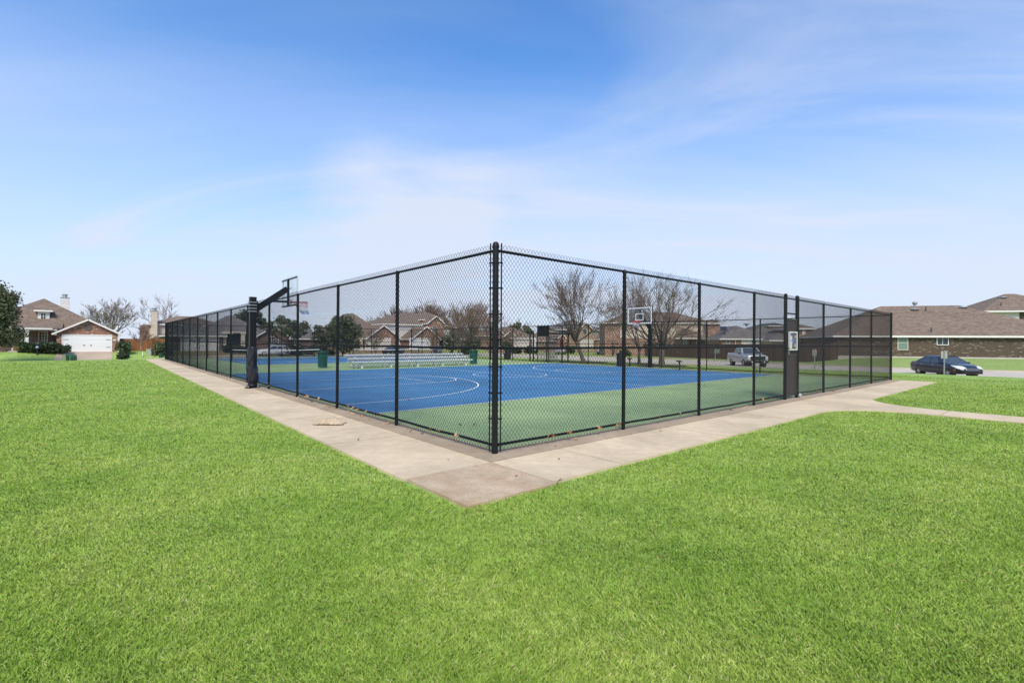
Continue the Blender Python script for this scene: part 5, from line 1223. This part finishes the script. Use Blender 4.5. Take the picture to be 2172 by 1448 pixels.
def head(px,d,phi):  # heading angle phi measured from 'right' towards the viewer
    r=rt; v=math.cos(R(phi))*Vector((math.cos(YAW),-math.sin(YAW)))-math.sin(R(phi))*Vector((math.sin(YAW),math.cos(YAW)))
    p=at(px,d); return p, math.atan2(v.y,v.x)
p,a=head(2004,35.5,95); vehicle('parked_car','dark navy blue sedan with chrome trim parked nose in behind the small sign','car',(p.x,p.y,tz(p.x,p.y)+GZ+.02),a,'sedan',('navy',(.008,.008,.012),.1))
p,a=head(1584,48,97); vehicle('parked_truck','silver crew cab pickup truck with a black grille by the brown fence','pickup truck',(p.x,p.y,tz(p.x,p.y)+GZ+.02),a,'pickup',('silver',(.50,.50,.53),.4))
p=at(579,73.5); vehicle('parked_car','white crossover parked across the court in front of the gabled house','car',(p.x,p.y,tz(p.x,p.y)+GZ+.03),R(180),'suv',('white',(.74,.74,.76),.1))
p=at(835,86); vehicle('parked_car','very dark car in the driveway of the house with the steep roof','car',(p.x,p.y,tz(p.x,p.y)+GZ+.03),R(205),'suv',('black',(.018,.016,.018),.2))
p=at(926,88); vehicle('parked_car','grey blue car parked before the gabled two storey house','car',(p.x,p.y,tz(p.x,p.y)+GZ+.03),R(235),'suv',('slate',(.17,.17,.22),.4))
p=at(1277,100); vehicle('parked_car','white car with dark roof in front of the tan house','car',(p.x,p.y,tz(p.x,p.y)+GZ+.03),R(215),'suv',('white',(.74,.74,.76),.1))
p=at(1190,96); vehicle('parked_car','pale pinkish car seen beside the pavilion','car',(p.x,p.y,tz(p.x,p.y)+GZ+.03),R(215),'sedan',('rose',(.50,.36,.36),.3))
# ------------------------------------------------------------------ trees
def bark(name,c): return mat(name,c,.95,var=.35,vscale=5,bump=.6,bscale=25)
Bk_grey=bark('bark_grey',(.135,.105,.08)); Bk_twig=bark('twig_brown',(.195,.135,.100)); Bk_pale=bark('bark_pale',(.25,.205,.175)); Bk_rust=bark('twig_rust',(.24,.155,.12)); Bk_dark=bark('bark_dark',(.09,.07,.055))
def bare_tree(name,label,loc,H,th,r0,nmain,spread,seed,mt,mtw,levels=4,twig_r=.010,droop=0,ml=.42,group=None,lean=0,mulch=False):
    rr=random.Random(seed); t=thing(name,label,'tree',loc,0,group)
    lx,ly=(lean,0) if not isinstance(lean,tuple) else lean
    tk=MB(); top=Vector((lx,ly,th))
    tk.tube([(0,0,-.2),(0,0,0.02),(lx*.3,ly*.3+.02,th*.4),top+Vector((0,0,.05))],[r0*1.35,r0*1.15,r0*.95,r0*.85],10); tk.build('trunk',mt,t,smooth=True)
    lb=MB(); tw=MB()
    def grow(p,d,L_,r,lev):
        n=4; pts=[p.copy()]; dd=d.copy(); q=p.copy()
        for k in range(n):
            dd=(dd+Vector((rr.uniform(-.2,.2),rr.uniform(-.2,.2),rr.uniform(-.04,.10)-droop*(lev<=1)*.2))).normalized(); q=q+dd*L_/n; pts.append(q.copy())
        r1=r*.55
        (lb if lev>=levels-1 else tw).tube(pts,[max(twig_r*.7,r+(r1-r)*k/n) for k in range(n+1)],6 if lev>=levels-1 else (4 if lev>1 else 3),cap=False)
        if lev==0 or pts[-1].z>H*.97: return
        nch=rr.choice((2,3,3)) if lev>1 else rr.choice((5,6))
        for c in range(nch):
            f=rr.uniform(.35,1.0) if c else 1.0
            k=min(n,max(1,int(f*n))); b=pts[k]
            ax=dd.orthogonal().normalized(); ax.rotate(Matrix.Rotation(rr.uniform(0,6.28),3,dd))
            an=rr.uniform(.22,.72) if c else rr.uniform(.03,.22)
            nd=(dd*math.cos(an)+ax*math.sin(an)); nd=(nd+Vector((0,0,.06))).normalized()
            grow(b,nd,L_*rr.uniform(.62,.86),max(twig_r,r1*rr.uniform(.6,.95)),lev-1)
    for i in range(nmain):
        az=2*math.pi*(i+rr.uniform(-.3,.3))/nmain; el=spread*(rr.uniform(.55,1.0) if i%3 else rr.uniform(.05,.4))
        d=Vector((math.cos(az)*math.sin(el),math.sin(az)*math.sin(el),math.cos(el)))
        grow(top-Vector((0,0,.05)),d,(H-th)*ml*rr.uniform(.85,1.1),r0*rr.uniform(.42,.62),levels)
    lb.build('limbs',mt,t,smooth=True,fix=False); tw.build('twigs',mtw,t,smooth=True,fix=False)
    return t
def leaf_mat(name,c):
    m,nt,b=newmat(name); N=nt.nodes; L=nt.links
    A=N.new('ShaderNodeAttribute'); A.attribute_name='tone'
    k=lambda f,g=1:(c[0]*f*g,c[1]*f,c[2]*f)
    col=ramp(nt,A.outputs['Fac'],[(0,k(.55)),(.5,k(1)),(1,k(1.75,1.1))])
    df=N.new('ShaderNodeBsdfPrincipled'); df.inputs['Roughness'].default_value=.6; df.inputs['Specular IOR Level'].default_value=.3; tr=N.new('ShaderNodeBsdfTranslucent'); mx=N.new('ShaderNodeMixShader'); mx.inputs[0].default_value=.2
    L.new(col,df.inputs['Base Color']); L.new(col,tr.inputs['Color']); L.new(df.outputs[0],mx.inputs[1]); L.new(tr.outputs[0],mx.inputs[2]); L.new(mx.outputs[0],N['Material Output'].inputs[0]); N.remove(b); MATS[name]=m; return m
def leaf_mesh(centers,radii,per,size,seed,m,name='crown',squash=.8):
    g=np.random.default_rng(seed); Vv=[]; T=[]
    for (c,r) in zip(centers,radii):
        n=int(per*(r**2)); u=g.standard_normal((n,3)); u/=np.linalg.norm(u,axis=1)[:,None]
        rad=r*(g.random(n)**.45)*(1+.18*g.standard_normal(n)); p=np.array(c)+u*rad[:,None]*np.array([1,1,squash])
        a=g.standard_normal((n,3)); a/=np.linalg.norm(a,axis=1)[:,None]; b=np.cross(a,g.standard_normal((n,3))); b/=np.linalg.norm(b,axis=1)[:,None]
        s=size*(.6+.8*g.random(n))[:,None]; a*=s; b*=s*.55
        Vv.append(np.stack([p-a,p+b,p+a,p-b],1)); tc=g.random()*.35; T.append(np.repeat(np.clip(tc+.65*g.random(n),0,1),4))
    V=np.concatenate(Vv).reshape(-1,3).astype(np.float32); T=np.concatenate(T).astype(np.float32); n=len(V)//4
    me=bpy.data.meshes.new(name); me.vertices.add(n*4); me.vertices.foreach_set('co',V.ravel()); me.loops.add(n*4); me.loops.foreach_set('vertex_index',np.arange(n*4,dtype=np.int32))
    me.polygons.add(n); me.polygons.foreach_set('loop_start',np.arange(0,n*4,4,dtype=np.int32)); me.polygons.foreach_set('loop_total',np.full(n,4,np.int32))
    me.attributes.new('tone','FLOAT','POINT').data.foreach_set('value',T); me.materials.append(m); me.update(); return me
Lf_oak=leaf_mat('leaf_live_oak',(.105,.118,.060)); Lf_dark=leaf_mat('leaf_dark',(.060,.078,.042)); Lf_holly=leaf_mat('leaf_holly',(.085,.115,.055)); Lf_hedge=leaf_mat('leaf_hedge',(.045,.070,.032)); Lf_bush=leaf_mat('leaf_bush',(.060,.085,.030))
def leafy_tree(name,label,loc,cx,W_,H,zlow,seed,m,trunk=True,nc=46,per=140,size=.22,cone=0,cat='tree',branches=5,tr=.22,group=None,depth=None):
    rr=random.Random(seed); t=thing(name,label,cat,loc,0,group); D=depth or W_
    cs=[];rs=[]
    for i in range(nc):
        while True:
            u=Vector((rr.uniform(-1,1),rr.uniform(-1,1),rr.uniform(-1,1)))
            if .25<u.length<1: break
        k=u.z*.5+.5; wk=1-cone*k
        z=zlow+(H-zlow)*(.06+.88*k); cs.append((cx+u.x*W_/2*wk*.86,u.y*D/2*wk*.86,z)); rs.append(rr.uniform(.10,.2)*min(W_,H-zlow)*(1-.45*cone*k))
    me=leaf_mesh(cs,rs,per,size,seed,m); o=bpy.data.objects.new('crown',me); C.objects.link(o); o.parent=t
    if trunk:
        q=MB(); q.tube([(0,0,-.2),(0,0,.0),(cx*.3,0,zlow*.5),(cx*.6,.0,zlow*.95)],[tr*1.3,tr*1.1,tr*.9,tr*.75],9)
        for i in range(branches):
            c=rr.choice(cs); b=Vector((cx*.6,0,zlow*.9)); e=Vector(c); mid=b.lerp(e,.5)+Vector((rr.uniform(-.3,.3),rr.uniform(-.3,.3),-.25)); q.tube([b,mid,e],[tr*.55,tr*.38,tr*.15],6)
        q.build('trunk',Bk_dark,t,smooth=True)
    return t
def gz(p): return tz(p.x,p.y)+GZ
def PT(px,d): p=at(px,d); return (p.x,p.y,gz(p))
# big bare trees by the road
tA=bare_tree('bare_tree','large vase shaped bare tree with a leaning trunk right of the pavilion',PT(1238,41),7.9,1.75,.165,10,1.05,21,Bk_grey,Bk_twig,levels=5,twig_r=.0095,ml=.36,lean=(-.5,.42))
bare_tree('bare_tree','widest bare tree, behind the road side hoop',PT(1404,35.5),6.5,1.25,.21,12,1.30,5,Bk_grey,Bk_twig,levels=5,twig_r=.0085,ml=.40)
bare_tree('bare_tree','slender forked bare tree left of the road side hoop pole',PT(1356,39),6.2,1.0,.12,5,.62,33,Bk_grey,Bk_twig,levels=4,twig_r=.010,ml=.40)
M_mulch=mat('dark_mulch',(.035,.024,.017),.95,var=.5,vscale=9)
for px,d,r,lab in ((1238,41,2.1,'dark mulch ring under the leaning bare tree'),(1404,35.5,1.9,'dark mulch ring under the widest bare tree'),(1356,39,1.2,'small dark mulch ring under the slender forked tree')):
    x,y,z=PT(px,d); mb=MB(); rr=random.Random(px); n=30; rg=[]
    for f_,zz in ((1,.005),(.85,.025),(.5,.04),(.12,.05)): rg.append([(r*f_*(1+.08*math.sin(5*k)+rr.uniform(-.04,.04))*math.cos(2*math.pi*k/n),r*f_*(1+.08*math.sin(5*k))*math.sin(2*math.pi*k/n),zz) for k in range(n)])
    mb.rings(rg); o=mb.build('mulch_ring',M_mulch,loc=(x,y,z),smooth=True); tag(o,lab,'mulch bed')
# bare trees among the houses
G='bare trees among the houses'
bare_tree('bare_tree','wide pale bare tree rising between the white garage house and the orange fence',PT(236,97),10.3,2.2,.34,11,1.1,8,Bk_pale,Bk_pale,levels=5,twig_r=.022,ml=.33,group=G)
bare_tree('bare_tree','tall thin pale bare tree behind the narrow chimney',PT(342,112),11.6,3,.26,5,.6,9,Bk_pale,Bk_pale,levels=4,twig_r=.028,ml=.38,group=G)
cm=bare_tree('crape_myrtle','low rounded bare crape myrtle against the orange fence',PT(299,69),4.2,.7,.10,7,.72,4,Bk_rust,Bk_rust,levels=4,twig_r=.013,ml=.36,group=G)
bare_tree('bare_tree','reddish bare tree behind the left part of the gabled two storey house',PT(842,125),11.2,2.4,.3,11,1.0,12,Bk_grey,Bk_rust,levels=5,twig_r=.028,ml=.33,group=G)
bare_tree('bare_tree','tallest reddish bare tree, behind the highest roof of the gabled house',PT(918,125),12.6,3,.32,12,1.0,13,Bk_grey,Bk_rust,levels=5,twig_r=.029,ml=.33,group=G)
bare_tree('bare_tree','broad reddish bare tree above the siding wall of the gabled house',PT(880,122),11.2,2.6,.3,11,1.0,23,Bk_grey,Bk_rust,levels=5,twig_r=.028,ml=.34,group=G)
bare_tree('bare_tree','pale pinkish bare tree behind the V shaped trunks',PT(1000,112),11.0,2.2,.3,11,1.0,24,Bk_grey,Bk_rust,levels=5,twig_r=.027,ml=.35,group=G)
bare_tree('bare_tree','reddish bare tree showing between the steep hip roof and the gabled house',PT(800,128),8.4,2.2,.25,7,.8,18,Bk_grey,Bk_rust,levels=4,twig_r=.030,ml=.36,group=G)
bare_tree('bare_tree','bare brown tree with V shaped trunks just left of the corner post',PT(976,72),8.0,1.0,.17,8,.85,14,Bk_grey,Bk_twig,levels=5,twig_r=.016,ml=.34,group=G)
bare_tree('bare_tree','bare pinkish tree seen right behind the corner post',PT(1040,76),8.2,1.3,.2,8,.95,15,Bk_grey,Bk_rust,levels=5,twig_r=.017,ml=.34,group=G)
bare_tree('crape_myrtle','multi stemmed bare crape myrtle before the wide white garage',PT(797,77),4.3,.5,.10,7,.75,16,Bk_twig,Bk_twig,levels=4,twig_r=.015,ml=.36,group=G)
bare_tree('crape_myrtle','bare crape myrtle in front of the steep hip roof',PT(742,79),5.0,.8,.11,6,.8,17,Bk_twig,Bk_twig,levels=4,twig_r=.016,ml=.36,group=G)
bare_tree('crape_myrtle','bare crape myrtle beside the entry of the gabled two storey house',PT(918,84),5.2,.7,.11,6,.7,19,Bk_twig,Bk_twig,levels=4,twig_r=.016,ml=.36,group=G)
# evergreens
GE='evergreen trees among the houses'
leafy_tree('live_oak','dense dark evergreen oak cut by the left edge of the picture',PT(-50,52),1.0,8.6,9.3,1.9,41,Lf_oak,nc=85,per=230,size=.14,cone=.62,group=GE)
leafy_tree('live_oak','spreading live oak with a crooked trunk in front of the brick gable',PT(612,70),-.6,7.6,5.9,2.5,42,Lf_oak,nc=50,per=190,size=.17,branches=8,tr=.2,group=GE)
leafy_tree('evergreen_tree','rounded dark evergreen left of the steep hip roof',PT(728,74),0,6.4,6.5,.5,43,Lf_oak,nc=60,per=170,size=.18,cone=.3,group=GE)
leafy_tree('evergreen_tree','smaller ragged evergreen touching the rounded dark evergreen',PT(683,72),0,3.6,5.4,.3,44,Lf_oak,nc=36,per=170,size=.17,cone=.35,group=GE)
leafy_tree('evergreen_tree','dark evergreen behind the right end of the big brown roof',PT(532,112),0,7,9.0,2.5,45,Lf_dark,nc=36,per=120,size=.26,group=GE)
leafy_tree('evergreen_tree','evergreen shrub tree at the porch of the gabled two storey house',PT(958,86),0,3.4,4.3,.5,46,Lf_holly,nc=30,per=150,size=.18,group=GE)
leafy_tree('evergreen_tree','dark holly tree just left of the corner post',PT(1004,84),0,3.0,4.4,.5,47,Lf_holly,nc=28,per=150,size=.18,group=GE)
leafy_tree('evergreen_tree','wide dark tree top behind the pale taupe hip roof',PT(1100,140),0,10.5,7.2,1.5,48,Lf_oak,nc=46,per=110,size=.32,group=GE)
leafy_tree('evergreen_tree','small round holly just right of the corner post',PT(1074,88),0,2.7,3.4,.6,49,Lf_holly,nc=26,per=170,size=.16,group=GE)
leafy_tree('cypress','thin dark cypress against the brick end of the corner house',PT(1299,82),0,.9,3.4,.1,50,Lf_holly,nc=24,per=260,size=.12,cone=.8,cat='tree',group=GE)
# shrubs
def shrub(label,px,d,w_,hh,seed,m=None,dep=None,name='shrub',group=None,n=22):
    x,y,z=PT(px,d); t=thing(name,label,'shrub',(x,y,z),0,group); rr=random.Random(seed); cs=[];rs=[]; dep=dep or w_
    for i in range(n): cs.append((rr.uniform(-.5,.5)*w_*.85,rr.uniform(-.5,.5)*dep*.8,rr.uniform(.2,.8)*hh)); rs.append(rr.uniform(.28,.42)*min(hh,w_))
    me=leaf_mesh(cs,rs,420,.075+.0009*d,seed,m or Lf_hedge); me.name='foliage'; o=bpy.data.objects.new('foliage',me); C.objects.link(o); o.parent=t
    q=MB(); 
    for i in range(3): q.tube([(rr.uniform(-.3,.3)*w_,0,-.1),(rr.uniform(-.3,.3)*w_,0,hh*.6)],.03,5)
    q.build('stem',Bk_dark,t) if False else None
    return t
GS='shrubs in the front yards'
for i,(px,lab,w_) in enumerate(((64,'left end shrub of the clipped hedge below the porch',2.2),(83,'second shrub from the left in the porch hedge',2.1),(104,'third shrub from the left in the porch hedge',2.3),(123,'right end shrub of the porch hedge, beside the white garage',2.2))):
    shrub(lab,px,61+.3*i,w_,1.32,60+i,dep=1.6,group=GS)
shrub('dark shrub at the right corner of the white garage house',262,66,1.2,1.75,70,Lf_holly,group=GS)
shrub('low dark brown bush below the corner shrub of the garage house',262,64.3,1.2,.9,71,Lf_dark,group=GS)
shrub('round green bush at the right end of the orange fence',346,68,1.5,1.9,72,Lf_holly,group=GS)
for px,d,w_,h_,lab in ((485,74,1.6,1.1,'round bush below the porch column of the ranch house'),(516,75,2.2,1.0,'low bush under the porch windows of the ranch house'),(640,77,5.0,1.6,'long dark hedge behind the white crossover'),(690,76,4.0,1.3,'dark hedge below the ragged evergreen'),(985,90,1.6,1.6,'dark rounded bush near the V trunk tree'),(1094,97,2.4,1.1,'low bush in front of the beige garage left of the pavilion'),(1126,98,2.2,1.6,'dark bush behind the left pavilion post'),(1208,101,3.0,1.5,'green bush beside the arched door house'),(1326,80,1.4,1.2,'low bush at the brick corner house')):
    shrub(lab,px,d,w_,h_,int(px),Lf_bush if px>1200 else Lf_hedge,group=GS)
shrub('small dark red flowering shrub at the porch step',48,61,.9,.45,88,leaf_mat('leaf_red',(.10,.012,.02)),group=GS,n=8)
# ------------------------------------------------------------------ driveway of the left house and small yard things
o_=L1.o; g0,g1=L1.x(131),L1.x(238)
mb=MB(); n=12; rows=[]
for i in range(n+1):
    u=i/n; y=o_.y-.02-5.6*u; xl=o_.x+g0-.2-(.5*u); xr=o_.x+g1+.1-.25*u
    rows.append([(xl+(xr-xl)*k/4,y,tz(xl+(xr-xl)*k/4,y)+GZ+.035) for k in range(5)])
for a,b in zip(rows,rows[1:]):
    for k in range(4): mb.poly([a[k],a[k+1],b[k+1],b[k]])
M_drv=concrete_mat('driveway_concrete',(.44,.34,.25),.14); struct(mb.build('driveway',M_drv,fix=False))
M_box=mat('utility_green',(.045,.105,.060),.55,var=.15,vscale=5)
def dome_box(label,px,d,py):
    p=at(px,d); t=thing('utility_box',label,'utility box',(p.x,p.y,gz(p)),R(-48))
    def arch(w_,h_,n=10): return [(-w_/2,0)]+[(-w_/2*math.cos(math.pi*i/n),h_*.5+h_*.5*math.sin(math.pi*i/n)) for i in range(n+1)]+[(w_/2,0)]
    mb=MB(); mb.rings([[(x,-.62,z) for x,z in arch(.62,.66)],[(x,.45,z) for x,z in arch(.62,.66)]]); mb.build('cabinet',M_box,t)
    mb=MB(); mb.rings([[(x,-.64,z) for x,z in arch(.54,.60)],[(x,-.6205,z) for x,z in arch(.54,.60)]]); mb.build('door_panel',mat('utility_olive',(.16,.19,.11),.6,var=.15),t)
    mb=MB(); mb.rings([[(.42+x*.7,-.3,z*.86) for x,z in arch(.62,.66)],[(.42+x*.7,.45,z*.86) for x,z in arch(.62,.66)]]); mb.build('side_housing',M_box,t)
    mb=MB(); mb.box(-.4,.75,-.7,.5,-.12,-.001); mb.build('pad',M_found,t); return t
db=dome_box('round topped dark green utility box on the lawn before the driveway',147,38.3,761); db.scale=(.60,.62,.82)
def PTz(px,d): p=at(px,d); return p.x,p.y,gz(p)
x,y,z=PTz(303,66.3); t=thing('marker_post','short pale marker post on a dark foot in the grass','post',(x,y,z)); 
mb=MB(); mb.lathe([(.12,0),(.10,.05),(.09,.06)],n=14); mb.build('foot',M_iron,t); mb=MB(); mb.lathe([(.07,.06),(.065,.58),(.05,.62),(0,.64)],n=14); mb.build('stem',mat('pale_plastic',(.60,.62,.56),.6),t,smooth=True,autosmooth=40)
x,y,z=PTz(319,67.3); t=thing('utility_box','square grey green utility cabinet beside the orange fence','utility box',(x,y,z+.15),R(-40)); mb=MB(); mb.box(-.36,.36,-.3,.3,-.3,.66); mb.box(-.39,.39,-.33,.33,.661,.72); mb.build('cabinet',mat('cabinet_grey_green',(.20,.26,.19),.6),t); mb=MB(); mb.box(-.52,.6,-.5,.5,-.45,-.301); mb.build('pad',M_found,t)
mb=MB(); mb.box(-.3,.3,-.32,-.301,-.2,.6); mb.build('door_panel',mat('cabinet_pale',(.26,.31,.23),.6),t)
x,y,z=PTz(327.5,67); t=thing('standpipe','brown branching standpipe beside the square utility cabinet','standpipe',(x,y,z+.2)); mb=MB(); mb.tube([(0,0,-.3),(0,0,.62)],.06,8); mb.tube([(-.32,0,.66),(-.2,0,.60),(.2,0,.60),(.32,0,.66)],.05,8); mb.tube([(0,0,.62),(0,0,.85)],.04,8); mb.build('pipe',mat('rusty_pipe',(.12,.08,.055),.7,var=.3),t)
for s_ in (-1,1):
    mb=MB(); mb.lathe([(.09,0),(.09,.1),(0,.12)],(s_*.32,0,.62),10); mb.build('valve',M_iron,t)
x,y,z=PTz(341,67); t=thing('litter_bin','small dark green bin on the lawn at the end of the long fence','litter bin',(x,y,z+.15)); mb=MB(); mb.lathe([(.2,-.2),(.27,.42),(.28,.44)],n=18); mb.build('drum',mat('bin_green',(.012,.075,.055),.5),t,smooth=True,autosmooth=40); mb=MB(); mb.lathe([(.30,.441),(.30,.50),(0,.53)],n=18); mb.build('lid',M_iron,t)
# porch chairs and gazing ball
def chair(label,px):
    x,y=L1.x(px,1.9),1.9; w0=L1.o+L1.dx*x+L1.dy*y; t=thing('porch_chair',label,'chair',(w0.x,w0.y,L1.z0+.145),0,'white slatted chairs on the porch')
    for i in range(6):
        q=MB(); q.bar((-.26+.104*i,.30,.35),(-.29+.116*i,.52,1.08-.02*abs(i-2.5)),.085,.02,upv=(0,1,0)); q.build('back_slat',M_wht,t)
    q=MB(); q.box(-.30,.30,-.2,.32,.33,.37); q.build('seat',M_wht,t)
    for s_ in (-1,1):
        q=MB(); q.box(s_*.34-.05,s_*.34+.05,-.25,.4,.56,.59); q.build('armrest',M_wht,t)
        for yy in (-.2,.34):
            q=MB(); q.box(s_*.31-.03,s_*.31+.03,yy-.03,yy+.03,0,.555); q.build('leg',M_wht,t)
chair('white slatted porch chair to the left of the porch window',79); chair('white slatted porch chair at the right end of the porch',108)
x,y,z=PTz(79.5,60.4); t=thing('gazing_ball','small pale blue gazing ball in front of the porch hedge','garden ornament',(x,y,z+.2)); mb=MB(); mb.lathe([(.10,-.2),(.06,.1),(.05,.5),(.10,.55)],n=12); mb.build('stand',M_iron,t); mb=MB(); mb.lathe([(.19*math.sin(math.pi*k/12),.74-.19*math.cos(math.pi*k/12)) for k in range(13)],n=20); mb.build('ball',mat('blue_mirror_glass',(.42,.47,.66),.15,.6),t,smooth=True)
# ------------------------------------------------------------------ rag on the sidewalk
def rag():
    n,m=46,30; V=[]; r2=random.Random(2)
    for j in range(m):
        for i in range(n):
            u=i/(n-1)*2-1; v=j/(m-1)*2-1
            x=.29*u*(1-.12*v*v)+.03*math.sin(5*v); y=.16*v*(1+.25*math.sin(2.2*u+.6))
            e=max(0,1-max(abs(u),abs(v))**4)
            hgt=.012+.022*e*(1-.4*u*u)+2.1*e*(.020*abs(math.sin(8*v+2.2*u+1.2*math.sin(3*u)))+.030*max(0,math.sin(5.5*u*v+3*u+1))**2+.022*abs(noise.noise(Vector((u*3,v*4,1)))))+.012*abs(math.sin(9*u+4*v))*(abs(v)>.75)
            V.append((x,y,hgt))
    mb=MB(); mb.v=V
    for j in range(m-1):
        for i in range(n-1): mb.f.append((j*n+i,j*n+i+1,(j+1)*n+i+1,(j+1)*n+i)); mb.mi.append(0)
    p=gp(699,899); o=mb.build('rag',mat('rag_cloth',(.43,.34,.24),.95,var=.3,vscale=7,bump=.5,bscale=300),smooth=True,loc=(p.x,p.y,.002)); o.rotation_euler=(0,0,R(-28))
    md=o.modifiers.new('solid','SOLIDIFY'); md.thickness=.006
    tag(o,'crumpled tan rag lying on the long sidewalk','rag')
rag()
# ------------------------------------------------------------------ dead leaves caught along the fence foot
M_leaf=[mat('dead_leaf_tan',(.36,.21,.10),.85,var=.35,vscale=30),mat('dead_leaf_rust',(.24,.11,.045),.85,var=.35,vscale=30),mat('dead_leaf_pale',(.42,.30,.18),.85,var=.3,vscale=30)]
def leafmesh(k):
    rr=random.Random(k); mb=MB(); n=14; ctr=(0,0,.012); ring=[]
    for i in range(n):
        a=2*math.pi*i/n; r=.045*(1+.45*math.sin(3*a+k)+.15*rr.uniform(-1,1)); ring.append((r*math.cos(a)*1.25,r*math.sin(a)*.8,.006+.026*abs(math.sin(a*1.5+k))))
    i0=len(mb.v); mb.v+=[ctr]+ring
    for i in range(n): mb.f.append((0,1+i,1+(i+1)%n)); mb.mi.append(0)
    mb.tube([(0,0,.012),(.06,.01,.02),(.085,.015,.012)],.0025,4); return mb.mesh('dead_leaf',M_leaf[k%3])
LM=[leafmesh(k) for k in range(6)]
rr=random.Random(9)
def leaf(x,y,z,label,tilt=0,sc=1.0,group=None):
    o=bpy.data.objects.new('dead_leaf',LM[rr.randrange(6)]); C.objects.link(o); o.location=(x,y,z); o.rotation_euler=(rr.uniform(-.5,.5)+tilt,rr.uniform(-.5,.5),rr.uniform(0,6.28)); o.scale=(sc,)*3; tag(o,label,'leaf',group)
for x in (1.05,1.12,1.55,1.62,2.3,2.9,4.1,4.9,6.6,7.2,8.1,9.2,9.6,13.0,13.1,14.8): 
    up_=rr.random()<.5; leaf(x+rr.uniform(-.05,.05),-.06+rr.uniform(-.03,.0),.14 if up_ else .018,'curled dead brown leaf caught at the foot of the fence run with the gate',1.2 if up_ else 0,rr.uniform(.55,.95),'dead leaves at the foot of the gate side fence run')
for y in (.9,1.5,1.62,1.9,2.4,2.55,3.3,3.6,3.75,4.1,4.35,4.5,4.62,4.7,4.85,4.95,5.05,5.2,5.3,5.9,6.3,6.6,7.2,7.6,8.1,8.8,9.3,10.2,11,11.8):
    up_=rr.random()<.45; leaf(-.06+rr.uniform(-.03,.02),y+rr.uniform(-.05,.05),.14 if up_ else .018,'curled dead brown leaf caught at the foot of the long sidewalk fence run',1.2 if up_ else 0,rr.uniform(.55,1.0),'dead leaves at the foot of the long side fence run')
for (px,py) in ((867,849),(975,903),(1008,902),(1495,820),(1233,862)):
    p=gp(px,py); leaf(p.x,p.y,.02,'pale dead leaf lying on the court surface',0,.8,'dead leaves on the court surface')
for (px,py) in ((1208,921),(1186,975),(1178,948),(760,933),(870,918),(950,975),(1095,1010),(700,955),(1402,915)):
    p=gp(px,py); leaf(p.x,p.y,.008,'small dead leaf scrap lying on the concrete sidewalk',0,.42,'leaf scraps on the sidewalk')
p=gp(1187,1022); t=MB(); t.tube([(-.07,-.02,.0),(-.02,.0,.02),(.06,.03,.03)],.004,5); t.tube([(-.01,.002,.02),(.02,-.03,.03)],.003,4); o=t.build('twig',Bk_dark,loc=(p.x,p.y,.0)); tag(o,'small dark twig at the edge of the grass by the corner slab','twig')
